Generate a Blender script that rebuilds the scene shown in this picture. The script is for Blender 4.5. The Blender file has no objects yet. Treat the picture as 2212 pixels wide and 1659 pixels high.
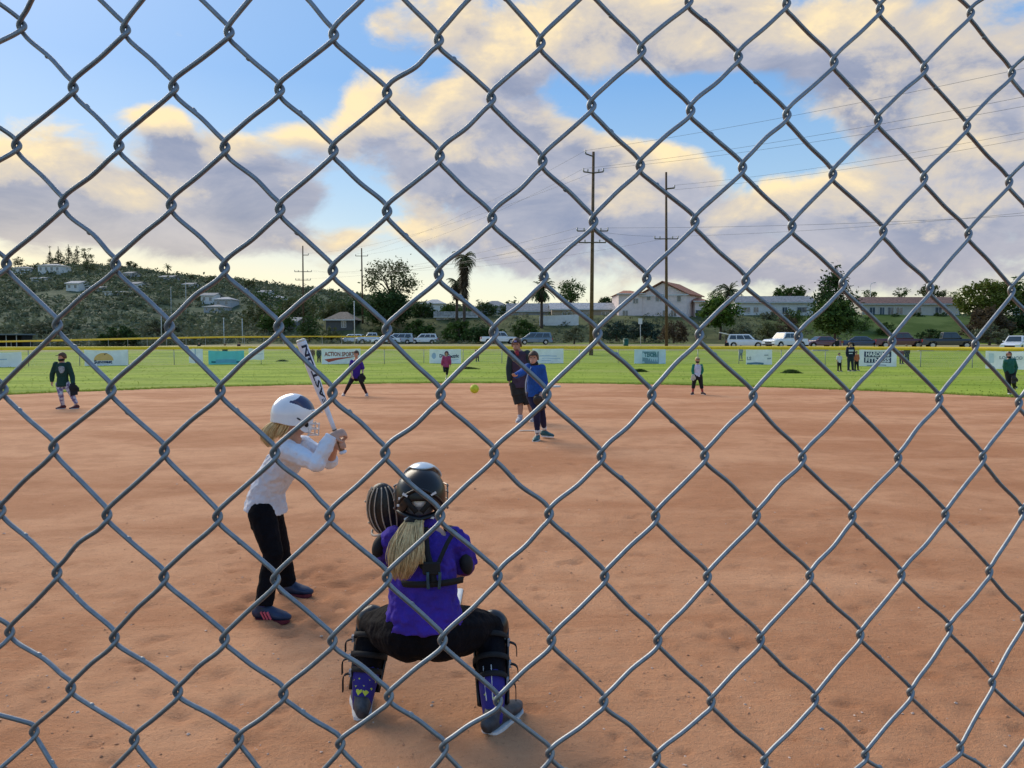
import bpy, bmesh, math, random
from mathutils import Vector, Matrix, noise
R = random.Random(11)
sc = bpy.context.scene
# ------------------------------------------------------------------ camera
F, CX, CY, H = 1661.0, 1106.0, 829.5, 1.67      # focal length and centre in pixels of a 2212 px wide photo
P = math.atan(91.5 / F)
cd = bpy.data.cameras.new('camera'); cam = bpy.data.objects.new('camera', cd)
sc.collection.objects.link(cam); sc.camera = cam
cam.location = (0, 0, H); cam.rotation_euler = (math.pi / 2 - P, 0, 0)
cd.sensor_width = 36; cd.lens = F / 2212 * 36; cd.clip_start = .05; cd.clip_end = 6000
sc.view_settings.view_transform = 'Standard'; sc.view_settings.look = 'None'
sc.view_settings.gamma = 1; sc.view_settings.exposure = 0.52
sc.cycles.use_denoising = True
sc.cycles.max_bounces = 6
# ------------------------------------------------------------------ sun
SUN_AZ, SUN_EL = math.radians(-38), math.radians(32)
sd = bpy.data.lights.new('sun', 'SUN'); sun = bpy.data.objects.new('sun', sd); sc.collection.objects.link(sun)
sd.energy = 2.4; sd.angle = math.radians(40); sd.color = (1, .88, .70)
sdir = Vector((math.sin(SUN_AZ) * math.cos(SUN_EL), math.cos(SUN_AZ) * math.cos(SUN_EL), math.sin(SUN_EL)))
sun.rotation_euler = (-sdir).to_track_quat('-Z', 'Y').to_euler(); sun.location = (-60, 60, 60)

def lin(*c):
    return tuple(((v / 255) / 12.92 if v / 255 <= .04045 else ((v / 255 + .055) / 1.055) ** 2.4) for v in c)

# ------------------------------------------------------------------ sky with clouds
def ray(px, py):
    v = (CY - py) / F
    return Vector(((px - CX) / F, math.cos(P) + math.sin(P) * v, -math.sin(P) + math.cos(P) * v))
def azel(px, py):
    d = ray(px, py).normalized(); return math.atan2(d.x, d.y), math.asin(d.z)

w = bpy.data.worlds.new('World'); sc.world = w; w.use_nodes = True
w.cycles.sampling_method = 'MANUAL'; w.cycles.sample_map_resolution = 256
nt = w.node_tree; nt.nodes.clear()
def N(t, ty, **kw):
    n = t.nodes.new(ty)
    for k, v in kw.items(): setattr(n, k, v)
    return n
def setin(t, sock, v):
    if isinstance(v, bpy.types.NodeSocket): t.links.new(v, sock)
    else: sock.default_value = v
def M(t, op, a, b=None, c=None, clamp=False):
    n = N(t, 'ShaderNodeMath', operation=op, use_clamp=clamp)
    setin(t, n.inputs[0], a)
    if b is not None: setin(t, n.inputs[1], b)
    if c is not None: setin(t, n.inputs[2], c)
    return n.outputs[0]
def VM(t, op, a, b=None):
    n = N(t, 'ShaderNodeVectorMath', operation=op)
    setin(t, n.inputs[0], a)
    if b is not None: setin(t, n.inputs[1], b)
    return n.outputs['Value'] if op in ('DOT_PRODUCT', 'LENGTH') else n.outputs[0]
def MR(t, v, a, b, c=0., d=1., smooth=True):
    n = N(t, 'ShaderNodeMapRange', interpolation_type='SMOOTHSTEP' if smooth else 'LINEAR')
    for i, x in enumerate((v, a, b, c, d)): setin(t, n.inputs[i], x)
    return n.outputs[0]
def MIX(t, f, a, b, blend='MIX'):
    n = N(t, 'ShaderNodeMix', data_type='RGBA', blend_type=blend)
    setin(t, n.inputs[0], f)
    setin(t, n.inputs[6], a if isinstance(a, bpy.types.NodeSocket) else (*a, 1)[:4])
    setin(t, n.inputs[7], b if isinstance(b, bpy.types.NodeSocket) else (*b, 1)[:4])
    return n.outputs[2]

# cloud masses of the evening sky: px, py, rx, ry, weight
BLOBS = [
 (1250, 60, 270, 85, .80), (1010, 20, 110, 60, .35), (1960, 70, 330, 110, .62), (1620, 70, 150, 70, .35), (1500, 120, 200, 40, .3),
 (800, 215, 75, 60, .62), (940, 290, 170, 95, .75), (1130, 360, 170, 110, .72), (1080, 170, 90, 70, .45), (1240, 300, 90, 60, .45),
 (1300, 450, 300, 120, .70), (1950, 470, 420, 130, .66), (2120, 290, 200, 120, .55), (1480, 340, 90, 45, .5), (1850, 230, 120, 50, .4),
 (345, 250, 62, 38, .75), (470, 350, 165, 75, 1.0), (640, 420, 160, 45, .65), (350, 440, 150, 45, .55), (650, 285, 60, 32, .55),
 (50, 370, 120, 62, .95), (150, 460, 210, 60, .80), (420, 505, 230, 38, .60), (1750, 570, 480, 45, .5), (1060, 545, 150, 30, .3),
 (920, 500, 85, 32, .62), (750, 520, 55, 28, .45), (615, 100, 40, 14, .38), (390, 75, 30, 18, .34), (830, 60, 70, 40, .35),
 (1400, 235, 150, 55, -.9), (1650, 325, 160, 50, -.8), (240, 150, 330, 110, -.45), (620, 180, 120, 60, -.5), (770, 420, 70, 45, -.7), (1600, 180, 80, 25, -.3)]
g = bpy.data.node_groups.new('cloud_density', 'ShaderNodeTree')
g.interface.new_socket('Vector', in_out='INPUT', socket_type='NodeSocketVector')
g.interface.new_socket('Density', in_out='OUTPUT', socket_type='NodeSocketFloat')
gi, go = g.nodes.new('NodeGroupInput'), g.nodes.new('NodeGroupOutput')
acc = None
for bx, by, rx, ry, wt in BLOBS:
    a, e = azel(bx, by)
    q = VM(g, 'SUBTRACT', gi.outputs[0], (a, e, 0))
    q = VM(g, 'MULTIPLY', q, (F / rx, F / ry, 0))
    q = VM(g, 'DOT_PRODUCT', q, q)
    ex = M(g, 'POWER', .3679, q)
    acc = M(g, 'MULTIPLY', ex, wt) if acc is None else M(g, 'MULTIPLY_ADD', ex, wt, acc)
sv = VM(g, 'MULTIPLY', gi.outputs[0], (1, 1.6, 1))
n1 = N(g, 'ShaderNodeTexNoise'); n1.inputs['Scale'].default_value = 8.5; n1.inputs['Detail'].default_value = 9
n1.inputs['Roughness'].default_value = .60; n1.inputs['Distortion'].default_value = .35
g.links.new(sv, n1.inputs['Vector'])
d = M(g, 'MULTIPLY_ADD', M(g, 'SUBTRACT', n1.outputs[0], .5), 1.8, acc)
d = M(g, 'SUBTRACT', d, .24)
g.links.new(d, go.inputs[0])

tc = N(nt, 'ShaderNodeTexCoord')
sx = N(nt, 'ShaderNodeSeparateXYZ'); nt.links.new(tc.outputs['Generated'], sx.inputs[0])
az = M(nt, 'ARCTAN2', sx.outputs[0], sx.outputs[1]); el = M(nt, 'ARCSINE', sx.outputs[2])
cv = N(nt, 'ShaderNodeCombineXYZ'); nt.links.new(az, cv.inputs[0]); nt.links.new(el, cv.inputs[1])
def dens(off):
    n = N(nt, 'ShaderNodeGroup'); n.node_tree = g
    nt.links.new(VM(nt, 'ADD', cv.outputs[0], off), n.inputs[0]); return n.outputs[0]
d0, d1 = dens((0, 0, 0)), dens((-.010, .024, 0))
cover = MR(nt, d0, -.12, .32)
SHADE = [(470, 370, 150, 62, .80), (60, 430, 150, 60, .60), (650, 430, 140, 40, .6), (330, 480, 240, 40, .35), (1170, 350, 120, 70, .55), (1080, 250, 70, 45, .35), (1350, 500, 260, 70, .42), (1900, 540, 400, 60, .45), (1300, 300, 110, 50, .45), (1650, 210, 230, 40, .3), (1560, 90, 120, 50, .25), (900, 370, 120, 40, .3),
 (1180, 70, 200, 60, -.42), (1330, 120, 190, 35, -.35), (790, 215, 80, 60, -.5), (770, 270, 80, 30, -.4), (345, 235, 60, 22, -.5), (90, 320, 90, 18, -.4), (990, 90, 70, 70, -.35), (950, 330, 90, 40, -.25), (900, 490, 90, 35, -.45), (1340, 420, 120, 45, -.35), (2080, 420, 110, 60, -.40), (1880, 60, 110, 50, -.42), (1500, 465, 110, 40, -.3), (1760, 300, 70, 30, -.3), (660, 275, 55, 25, -.5), (230, 545, 200, 22, -.4), (2000, 200, 120, 40, -.2)]
acc = None
for bx, by, rx, ry, wt in SHADE:
    a, e = azel(bx, by); q = VM(nt, 'MULTIPLY', VM(nt, 'SUBTRACT', cv.outputs[0], (a, e, 0)), (F / rx, F / ry, 0)); ex = M(nt, 'POWER', .3679, VM(nt, 'DOT_PRODUCT', q, q))
    acc = M(nt, 'MULTIPLY', ex, wt) if acc is None else M(nt, 'MULTIPLY_ADD', ex, wt, acc)
thin = MR(nt, d0, .40, .0)
n3 = N(nt, 'ShaderNodeTexNoise'); n3.inputs['Scale'].default_value = 11; n3.inputs['Detail'].default_value = 6; n3.inputs['Roughness'].default_value = .62
nt.links.new(VM(nt, 'MULTIPLY', cv.outputs[0], (1, 1.9, 1)), n3.inputs['Vector'])
lit = M(nt, 'MULTIPLY_ADD', M(nt, 'SUBTRACT', d0, d1), .95, .17)
lit = M(nt, 'MULTIPLY_ADD', M(nt, 'SUBTRACT', n3.outputs[0], .5), 1.15, lit)
lit = M(nt, 'ADD', lit, M(nt, 'MULTIPLY', thin, .30))
lit = M(nt, 'SUBTRACT', lit, M(nt, 'MULTIPLY', acc, .62), clamp=True)
sky = N(nt, 'ShaderNodeTexSky'); sky.sky_type = 'NISHITA'; sky.sun_disc = False
sky.sun_elevation = SUN_EL; sky.sun_rotation = SUN_AZ; sky.air_density = 1.0; sky.dust_density = .6; sky.ozone_density = 2.0
SK = 8.0
ramp = N(nt, 'ShaderNodeValToRGB'); cr = ramp.color_ramp
stops = [(0, (244, 232, 190)), (.10, (228, 228, 206)), (.20, (168, 200, 222)), (.42, (112, 166, 222)), (.75, (132, 172, 222)), (1, (126, 162, 212))]
while len(cr.elements) < len(stops): cr.elements.new(.5)
for e_, (p_, c_) in zip(cr.elements, stops): e_.position = p_; e_.color = (*[v * SK for v in lin(*c_)], 1)
nt.links.new(M(nt, 'DIVIDE', el, .75, clamp=True), ramp.inputs[0])
clear = MIX(nt, .78, sky.outputs[0], ramp.outputs[0])
S10 = lambda *c: tuple(v * SK for v in lin(*c))
warm = MR(nt, el, .0, .16, 1, 0)
# glow of the low sun round its own azimuth
ga = M(nt, 'ABSOLUTE', M(nt, 'SUBTRACT', az, SUN_AZ))
glow = M(nt, 'MULTIPLY', MR(nt, ga, .05, .75, 1, 0), MR(nt, el, .0, .22, 1, 0))
n4 = N(nt, 'ShaderNodeTexNoise'); n4.inputs['Scale'].default_value = 6; n4.inputs['Detail'].default_value = 7; n4.inputs['Roughness'].default_value = .6; n4.inputs['Distortion'].default_value = .4
nt.links.new(VM(nt, 'MULTIPLY', cv.outputs[0], (1, 2.2, 1)), n4.inputs['Vector'])
grade = M(nt, 'ADD', MR(nt, n4.outputs[0], .30, .70), M(nt, 'MULTIPLY', lit, .8), clamp=True)
shade = MIX(nt, grade, S10(134, 144, 170), S10(182, 182, 192))
shade = MIX(nt, M(nt, 'MULTIPLY', warm, .7), shade, S10(182, 174, 178))
high = MIX(nt, warm, S10(252, 228, 180), S10(254, 228, 168))
midc = S10(206, 196, 184)
ccol = MIX(nt, MR(nt, lit, .0, .45), shade, midc)
ccol = MIX(nt, MR(nt, lit, .34, 1.0), ccol, high)
clear = MIX(nt, M(nt, 'MULTIPLY', glow, .75), clear, S10(252, 226, 165))
ccol = MIX(nt, M(nt, 'MULTIPLY', glow, .35), ccol, S10(255, 228, 160))
col = MIX(nt, M(nt, 'MULTIPLY', cover, .96), clear, ccol)
bg = N(nt, 'ShaderNodeBackground'); bg.inputs[1].default_value = .1
nt.links.new(col, bg.inputs[0])
wo = N(nt, 'ShaderNodeOutputWorld'); nt.links.new(bg.outputs[0], wo.inputs[0])

# ------------------------------------------------------------------ helpers
def U(px, py, Y):
    d = ray(px, py); return Vector((0, 0, H)) + d * (Y / d.y)
def sm(a, b, v):
    t = min(1, max(0, (v - a) / (b - a))); return t * t * (3 - 2 * t)
def fbm(x, y, z=0., o=4):
    s, a, f = 0., 1., 1.
    for _ in range(o):
        s += a * noise.noise((x * f, y * f, z)); a *= .5; f *= 2.1
    return s
def gz(x, y):
    k = sm(-95, -34, x)
    z = (sm(64, 92, y) * .85 + sm(92, 116, y) * .42) * (.22 + .78 * k)
    t0 = 121 + 17 * (1 - sm(-20, 5, x))
    z += sm(t0, 156, y) * 5.1 * sm(-75, -25, x)
    z += sm(t0, 156, y) * .8
    return z
def G(px, py, z=0.):
    d = ray(px, py); return Vector((0, 0, H)) + d * ((z - H) / d.z)
def on_ground(px, Y):
    p = U(px, 738, Y); p.z = gz(p.x, p.y); return p

MATS = {}
def mat(name, c, rough=.7, var=.12, scale=8., bump=0., bscale=None, metal=0., c2=None, spec=.4, island=0., coat=0., trans=0., detail=5, cov=(.35, .65)):
    if name in MATS: return MATS[name]
    m = bpy.data.materials.new(name); m.use_nodes = True; t = m.node_tree
    b = t.nodes['Principled BSDF']
    tcn = N(t, 'ShaderNodeTexCoord')
    nz = N(t, 'ShaderNodeTexNoise'); nz.inputs['Scale'].default_value = scale; nz.inputs['Detail'].default_value = detail
    nz.inputs['Roughness'].default_value = .6
    t.links.new(tcn.outputs['Object'], nz.inputs['Vector'])
    c2 = c2 or tuple(max(0, v * (1 - 2 * var)) for v in c)
    f = MR(t, nz.outputs[0], *cov)
    if island:
        gn = N(t, 'ShaderNodeNewGeometry')
        f = M(t, 'ADD', M(t, 'MULTIPLY', f, 1 - island), M(t, 'MULTIPLY', gn.outputs['Random Per Island'], island))
    cc = MIX(t, f, c2, c)
    t.links.new(cc, b.inputs['Base Color'])
    b.inputs['Roughness'].default_value = rough; b.inputs['Metallic'].default_value = metal
    b.inputs['Specular IOR Level'].default_value = spec; b.inputs['Coat Weight'].default_value = coat
    if bump:
        n2 = N(t, 'ShaderNodeTexNoise'); n2.inputs['Scale'].default_value = bscale or scale * 4; n2.inputs['Detail'].default_value = 6
        t.links.new(tcn.outputs['Object'], n2.inputs['Vector'])
        bm_ = N(t, 'ShaderNodeBump'); bm_.inputs['Strength'].default_value = 1; bm_.inputs['Distance'].default_value = bump
        t.links.new(n2.outputs[0], bm_.inputs['Height']); t.links.new(bm_.outputs[0], b.inputs['Normal'])
    if trans:
        tr = N(t, 'ShaderNodeBsdfTranslucent'); t.links.new(cc, tr.inputs[0])
        ms = N(t, 'ShaderNodeMixShader'); ms.inputs[0].default_value = trans
        t.links.new(b.outputs[0], ms.inputs[1]); t.links.new(tr.outputs[0], ms.inputs[2])
        t.links.new(ms.outputs[0], t.nodes['Material Output'].inputs[0])
    MATS[name] = m; return m

def tag(o, label=None, cat=None, group=None, kind=None):
    if label: o['label'] = label
    if cat: o['category'] = cat
    if group: o['group'] = group
    if kind: o['kind'] = kind
    return o
def link(name, me, parent=None):
    o = bpy.data.objects.new(name, me); sc.collection.objects.link(o)
    if parent is not None: o.parent = parent
    return o
def empty(name, loc, label, cat, group=None, rz=0.):
    o = link(name, None); o.location = loc; o.rotation_euler = (0, 0, rz); o.empty_display_size = .2
    return tag(o, label, cat, group)
def copy_tree(o, parent=None):
    c = o.copy(); sc.collection.objects.link(c)
    if parent is not None: c.parent = parent
    for ch in o.children: copy_tree(ch, c)
    return c

class MB:
    def __init__(s, off=(0, 0, 0)): s.v, s.f, s.m, s.off = [], [], [], Vector(off)
    def add(s, vs, fs, m=0):
        b = len(s.v); s.v += [tuple(Vector(v) - s.off) for v in vs]
        s.f += [[i + b for i in f] for f in fs]; s.m += [m] * len(fs); return s
    def box(s, c, size, m=0, rot=None, taper=1.):
        c = Vector(c); hx, hy, hz = (v / 2 for v in size); vs = []
        for z in (-1, 1):
            k = taper if z > 0 else 1
            for x, y in ((-1, -1), (1, -1), (1, 1), (-1, 1)):
                p = Vector((x * hx * k, y * hy * k, z * hz)); vs.append(c + (rot @ p if rot else p))
        return s.add(vs, [(3, 2, 1, 0), (4, 5, 6, 7), (0, 1, 5, 4), (1, 2, 6, 5), (2, 3, 7, 6), (3, 0, 4, 7)], m)
    def ell(s, c, r, rot=None, m=0, nu=14, nv=9):
        c = Vector(c); vs, fs = [], []
        for j in range(nv + 1):
            th = math.pi * j / nv
            for i in range(nu):
                a = 2 * math.pi * i / nu
                p = Vector((r[0] * math.sin(th) * math.cos(a), r[1] * math.sin(th) * math.sin(a), r[2] * math.cos(th)))
                vs.append(c + (rot @ p if rot else p))
        for j in range(nv):
            for i in range(nu):
                k = (i + 1) % nu; fs.append((j * nu + i, (j + 1) * nu + i, (j + 1) * nu + k, j * nu + k))
        return s.add(vs, fs, m)
    def tube(s, pts, rad, n=8, m=0, dome=False, lat=None, flat=1.):
        """swept tube; rad: one or a list; entries may be (lateral, depth) pairs with lat the lateral axis"""
        pts = [Vector(p) for p in pts]
        if not isinstance(rad, list): rad = [rad] * len(pts)
        rad = [r if isinstance(r, tuple) else (r, r * flat) for r in rad]
        T = []
        for i in range(len(pts)):
            t = pts[min(i + 1, len(pts) - 1)] - pts[max(i - 1, 0)]
            T.append(t.normalized() if t.length > 1e-9 else Vector((0, 0, 1)))
        x = Vector(lat) if lat is not None else (Vector((0, 0, 1)).cross(T[0]) if abs(T[0].z) < .95 else Vector((1, 0, 0)))
        rings = []
        seq = []
        if dome:
            for k in (1, 2): 
                a = math.pi / 2 * (1 - k / 3); seq.append((pts[0] - T[0] * min(rad[0]) * math.sin(a), T[0], (rad[0][0] * math.cos(a), rad[0][1] * math.cos(a))))
        seq += list(zip(pts, T, rad))
        if dome:
            for k in (2, 1):
                a = math.pi / 2 * (1 - k / 3); seq.append((pts[-1] + T[-1] * min(rad[-1]) * math.sin(a), T[-1], (rad[-1][0] * math.cos(a), rad[-1][1] * math.cos(a))))
        vs, fs = [], []
        for p, t, r in seq:
            xx = Vector(lat) if lat is not None else x
            xx = (xx - t * xx.dot(t)); xx = xx.normalized() if xx.length > 1e-6 else t.orthogonal().normalized()
            x = xx; yy = t.cross(xx)
            for i in range(n):
                a = 2 * math.pi * i / n
                vs.append(p + xx * (r[0] * math.cos(a)) + yy * (r[1] * math.sin(a)))
        L = len(seq)
        for j in range(L - 1):
            for i in range(n):
                k = (i + 1) % n; fs.append((j * n + i, j * n + k, (j + 1) * n + k, (j + 1) * n + i))
        fs.append(tuple(range(n - 1, -1, -1))); fs.append(tuple(range((L - 1) * n, L * n)))
        return s.add(vs, fs, m)
    def prism(s, poly, a, b, m=0):
        """polygon (list of 3D points) swept from offset a to offset b"""
        n = len(poly); a, b = Vector(a), Vector(b)
        vs = [Vector(p) + a for p in poly] + [Vector(p) + b for p in poly]
        fs = [tuple(range(n - 1, -1, -1)), tuple(range(n, 2 * n))] + [(i, (i + 1) % n, n + (i + 1) % n, n + i) for i in range(n)]
        return s.add(vs, fs, m)
    def build(s, name, mats, parent=None, smooth=False, recalc=False):
        me = bpy.data.meshes.new(name); me.from_pydata(s.v, [], s.f)
        if not isinstance(mats, (list, tuple)): mats = [mats]
        for m in mats: me.materials.append(m)
        if len(mats) > 1: me.polygons.foreach_set('material_index', s.m)
        if recalc:
            bm = bmesh.new(); bm.from_mesh(me); bmesh.ops.recalc_face_normals(bm, faces=bm.faces); bm.to_mesh(me); bm.free()
        if smooth: me.polygons.foreach_set('use_smooth', [True] * len(me.polygons))
        me.update(); return link(name, me, parent)
    def solid(s, name, mats, parent=None, voxel=.012, smooth=4, wrinkle=0., wsize=.08, folds=0.):
        """overlapping pieces fused into one continuous skin"""
        o = s.build(name, mats, parent, True)
        md = o.modifiers.new('fuse', 'REMESH'); md.mode = 'VOXEL'; md.voxel_size = voxel; md.use_smooth_shade = True
        if smooth:
            m2 = o.modifiers.new('soft', 'SMOOTH'); m2.iterations = smooth; m2.factor = .5
        if wrinkle:
            tx = bpy.data.textures.new('folds', 'CLOUDS'); tx.noise_scale = wsize; tx.noise_depth = 2
            if folds:
                t2 = bpy.data.textures.new('drapes', 'MARBLE'); t2.noise_scale = .05; t2.turbulence = 9; t2.noise_depth = 1; t2.marble_type = 'SOFT'
                m4 = o.modifiers.new('drapes', 'DISPLACE'); m4.texture = t2; m4.strength = folds; m4.mid_level = .5; m4.texture_coords = 'LOCAL'
            m3 = o.modifiers.new('folds', 'DISPLACE'); m3.texture = tx; m3.strength = wrinkle; m3.mid_level = .5; m3.texture_coords = 'LOCAL'
        return o
def catmull(pts, k):
    pts = [Vector(p) for p in pts]; out = []
    for i in range(len(pts) - 1):
        p0, p1, p2, p3 = pts[max(i - 1, 0)], pts[i], pts[i + 1], pts[min(i + 2, len(pts) - 1)]
        for j in range(k):
            t = j / k
            out.append(.5 * ((2 * p1) + (p2 - p0) * t + (2 * p0 - 5 * p1 + 4 * p2 - p3) * t * t + (3 * p1 - p0 - 3 * p2 + p3) * t ** 3))
    out.append(pts[-1]); return out
def frame(fwd, up=(0, 0, 1)):
    """matrix with x = left-to-right lateral, y = forward, z = up"""
    y = Vector(fwd).normalized(); x = y.cross(Vector(up)).normalized(); z = x.cross(y)
    return Matrix((x, y, z)).transposed()
def text_mesh(txt, size, bold=0.):
    c = bpy.data.curves.new('lettering', 'FONT'); c.body = txt; c.size = size; c.align_x = 'CENTER'; c.align_y = 'CENTER'
    c.offset = bold; c.resolution_u = 2; c.fill_mode = 'FRONT'
    o = bpy.data.objects.new('lettering', c); sc.collection.objects.link(o)
    dg = bpy.context.evaluated_depsgraph_get(); me = bpy.data.meshes.new_from_object(o.evaluated_get(dg))
    bpy.data.objects.remove(o); bpy.data.curves.remove(c); me.materials.clear(); return me
# ================================================================== THE SETTING
# ground: one sheet to the horizon, in rings round the backstop
def ground_mat():
    m = bpy.data.materials.new('field_ground'); m.use_nodes = True; t = m.node_tree; b = t.nodes['Principled BSDF']
    gp = N(t, 'ShaderNodeNewGeometry'); pos = gp.outputs['Position']
    sp = N(t, 'ShaderNodeSeparateXYZ'); t.links.new(pos, sp.inputs[0])
    def nz(sc_, det=5, vec=pos, rough=.6):
        n = N(t, 'ShaderNodeTexNoise'); n.inputs['Scale'].default_value = sc_; n.inputs['Detail'].default_value = det
        n.inputs['Roughness'].default_value = rough; t.links.new(vec, n.inputs['Vector']); return n.outputs[0]
    big = nz(.13); st = nz(.35, 6, VM(t, 'MULTIPLY', pos, (.45, 1.6, 1))); fine = nz(6, 8, pos, .75)
    c = MIX(t, MR(t, st, .34, .66), (.20, .285, .026), (.39, .475, .06))
    c = MIX(t, MR(t, big, .45, .7), c, (.36, .40, .085))
    c = MIX(t, M(t, 'MULTIPLY', MR(t, fine, .35, .7), .45), c, (.12, .19, .028))
    yb = M(t, 'ADD', sp.outputs[1], M(t, 'MULTIPLY', M(t, 'SUBTRACT', big, .5), 14))
    sand = M(t, 'MULTIPLY', MR(t, yb, 80, 92), MR(t, yb, 116, 121, 1, 0))
    c = MIX(t, M(t, 'MULTIPLY', sand, .9), c, (.34, .28, .16))
    scrub = MIX(t, MR(t, nz(.22, 6), .4, .6), (.07, .085, .035), (.13, .14, .06))
    gs = MIX(t, MR(t, nz(.16, 6), .4, .6), (.06, .10, .02), (.105, .15, .04))
    scrub = MIX(t, MR(t, sp.outputs[0], 44, 56), scrub, gs)
    c = MIX(t, MR(t, yb, 118, 124), c, scrub)
    t.links.new(c, b.inputs['Base Color']); b.inputs['Roughness'].default_value = .95; b.inputs['Specular IOR Level'].default_value = .1
    bp = N(t, 'ShaderNodeBump'); bp.inputs['Distance'].default_value = .05; t.links.new(fine, bp.inputs['Height']); t.links.new(bp.outputs[0], b.inputs['Normal'])
    return m
mb = MB()
rs = [0] + [1.2 * 1.06 ** i for i in range(128)]
rs = [r for r in rs if r < 2600] + [2600]
azs = []
a_ = -180.
while a_ < 180: azs.append(math.radians(a_)); a_ += .75 if abs(a_ + .01) < 46 else 6
vs, fs = [], []
na = len(azs)
for r in rs:
    for a in azs:
        x, y = r * math.sin(a), r * math.cos(a); z = gz(x, y)
        if 31 < r < 600 and abs(a) < .9: z += .035 * noise.noise((x * .4, y * .4, 0)) * sm(31, 40, r)
        vs.append((x, y, z - (.02 if r < 30 else 0.0)))
for j in range(len(rs) - 1):
    for i in range(na):
        k = (i + 1) % na; fs.append((j * na + i, j * na + k, (j + 1) * na + k, (j + 1) * na + i))
ground = tag(mb.add(vs, fs).build('ground', ground_mat(), smooth=True), 'green outfield turf, sandy car park strip and slope beyond', kind='structure')

# infield dirt with rakes, foot marks and clods
IC, IR = Vector((-.9, 11.2, 0)), 19.6
def dirt_mat():
    m = bpy.data.materials.new('infield_dirt'); m.use_nodes = True; t = m.node_tree; b = t.nodes['Principled BSDF']
    pos = N(t, 'ShaderNodeNewGeometry').outputs['Position']
    def nz(sc_, det=5, vec=pos, rough=.6, dist=0.):
        n = N(t, 'ShaderNodeTexNoise'); n.inputs['Scale'].default_value = sc_; n.inputs['Detail'].default_value = det
        n.inputs['Roughness'].default_value = rough; n.inputs['Distortion'].default_value = dist
        t.links.new(vec, n.inputs['Vector']); return n.outputs[0]
    big = nz(.42, 5, VM(t, 'MULTIPLY', pos, (.6, 1.25, 1)), .6, .6); mid = nz(2.2, 6, pos, .65, .5); fine = nz(42, 6, pos, .7); grit = nz(210, 3, pos, .6)
    rake = nz(5, 5, VM(t, 'MULTIPLY', pos, (.9, 2.6, 1)), .65, 1.0)
    c = MIX(t, MR(t, big, .36, .62), (.51, .225, .106), (.68, .345, .182))
    c = MIX(t, M(t, 'MULTIPLY', MR(t, mid, .42, .66), .34), c, (.40, .165, .072))
    c = MIX(t, M(t, 'MULTIPLY', MR(t, rake, .5, .75), .30), c, (.70, .39, .205))
    c = MIX(t, M(t, 'MULTIPLY', MR(t, fine, .52, .72), .5), c, (.34, .14, .062))
    c = MIX(t, M(t, 'MULTIPLY', MR(t, grit, .60, .74), .6), c, (.80, .52, .33))
    c = MIX(t, M(t, 'MULTIPLY', MR(t, grit, .40, .28), .45), c, (.24, .105, .06))
    atn = N(t, 'ShaderNodeAttribute'); atn.attribute_name = 'scuff'
    c = MIX(t, M(t, 'MULTIPLY', atn.outputs['Fac'], M(t, 'MULTIPLY', mid, .6)), c, (.30, .12, .055))
    t.links.new(c, b.inputs['Base Color']); b.inputs['Roughness'].default_value = .93; b.inputs['Specular IOR Level'].default_value = .12
    hh = M(t, 'ADD', M(t, 'MULTIPLY', fine, .6), M(t, 'MULTIPLY', grit, .40)); hh = M(t, 'ADD', hh, M(t, 'MULTIPLY', rake, .6))
    bp = N(t, 'ShaderNodeBump'); bp.inputs['Distance'].default_value = .022; bp.inputs['Strength'].default_value = .9
    t.links.new(hh, bp.inputs['Height']); t.links.new(bp.outputs[0], b.inputs['Normal'])
    return m
ys = [.7]
while ys[-1] < 32: ys.append(ys[-1] * 1.0075 + .0015)
NU = 440
divots = []
for _ in range(1100):
    yy = 1.6 * math.exp(R.random() * 2.4); divots.append((R.uniform(-1.3, 1.3) * yy, yy, R.uniform(.025, .075), R.uniform(.008, .022), R.uniform(0, 3.14)))
for _ in range(60):   # scuffed batter's box
    divots.append((R.gauss(-1.3, .35), R.gauss(4.9, .45), R.uniform(.04, .10), R.uniform(.01, .025), R.uniform(0, 3.14)))
cell = {}
for dv in divots: cell.setdefault((int(dv[0] // .25), int(dv[1] // .25)), []).append(dv)
SC = [0.]
def dz(x, y):
    SC[0] = 0.
    near = 1 - sm(9, 16, y)
    z = .010 * fbm(x * .9, y * .9, 3, 3) + (.006 * fbm(x * 7, y * 7, 9, 3) if near > 0 else 0)
    if near > 0:
        ci, cj = int(x // .25), int(y // .25)
        for a in (ci - 1, ci, ci + 1):
            for b_ in (cj - 1, cj, cj + 1):
                for (dx, dy, r, h, an) in cell.get((a, b_), ()):
                    ex, ey = x - dx, y - dy
                    q = ((ex * math.cos(an) + ey * math.sin(an)) / (r * 1.6)) ** 2 + ((ey * math.cos(an) - ex * math.sin(an)) / r) ** 2
                    if q < 4:
                        z += h * (1.3 * q - .9) * math.exp(-q * 1.3); SC[0] += h * 45 * math.exp(-q * .9)
    return z
scuff = []
vs, fs, rows = [], [], []
for y in ys:
    row = []
    hw = 1.5 * y + 3
    for i in range(NU + 1):
        u = -1 + 2 * i / NU; u = u * (.45 + .55 * abs(u)) ; x = u * hw
        rr = math.hypot(x - IC.x, y - IC.y) + .25 * noise.noise((x * .5, y * .5, 1))
        if y > IC.y - 4 and rr > IR + .12: row.append(None); continue
        row.append(len(vs)); vs.append((x, y, .012 + dz(x, y))); scuff.append(min(1., SC[0]))
    rows.append(row)
for j in range(len(rows) - 1):
    for i in range(NU):
        q = (rows[j][i], rows[j][i + 1], rows[j + 1][i + 1], rows[j + 1][i])
        if None not in q: fs.append(q)
b0 = len(vs)   # plain apron behind the camera and to the sides
vs += [(-60, .45, -.004), (60, .45, -.004), (60, 9, -.004), (-60, 9, -.004)]; fs.append((b0, b0 + 1, b0 + 2, b0 + 3))
scuff += [0] * 4
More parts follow.
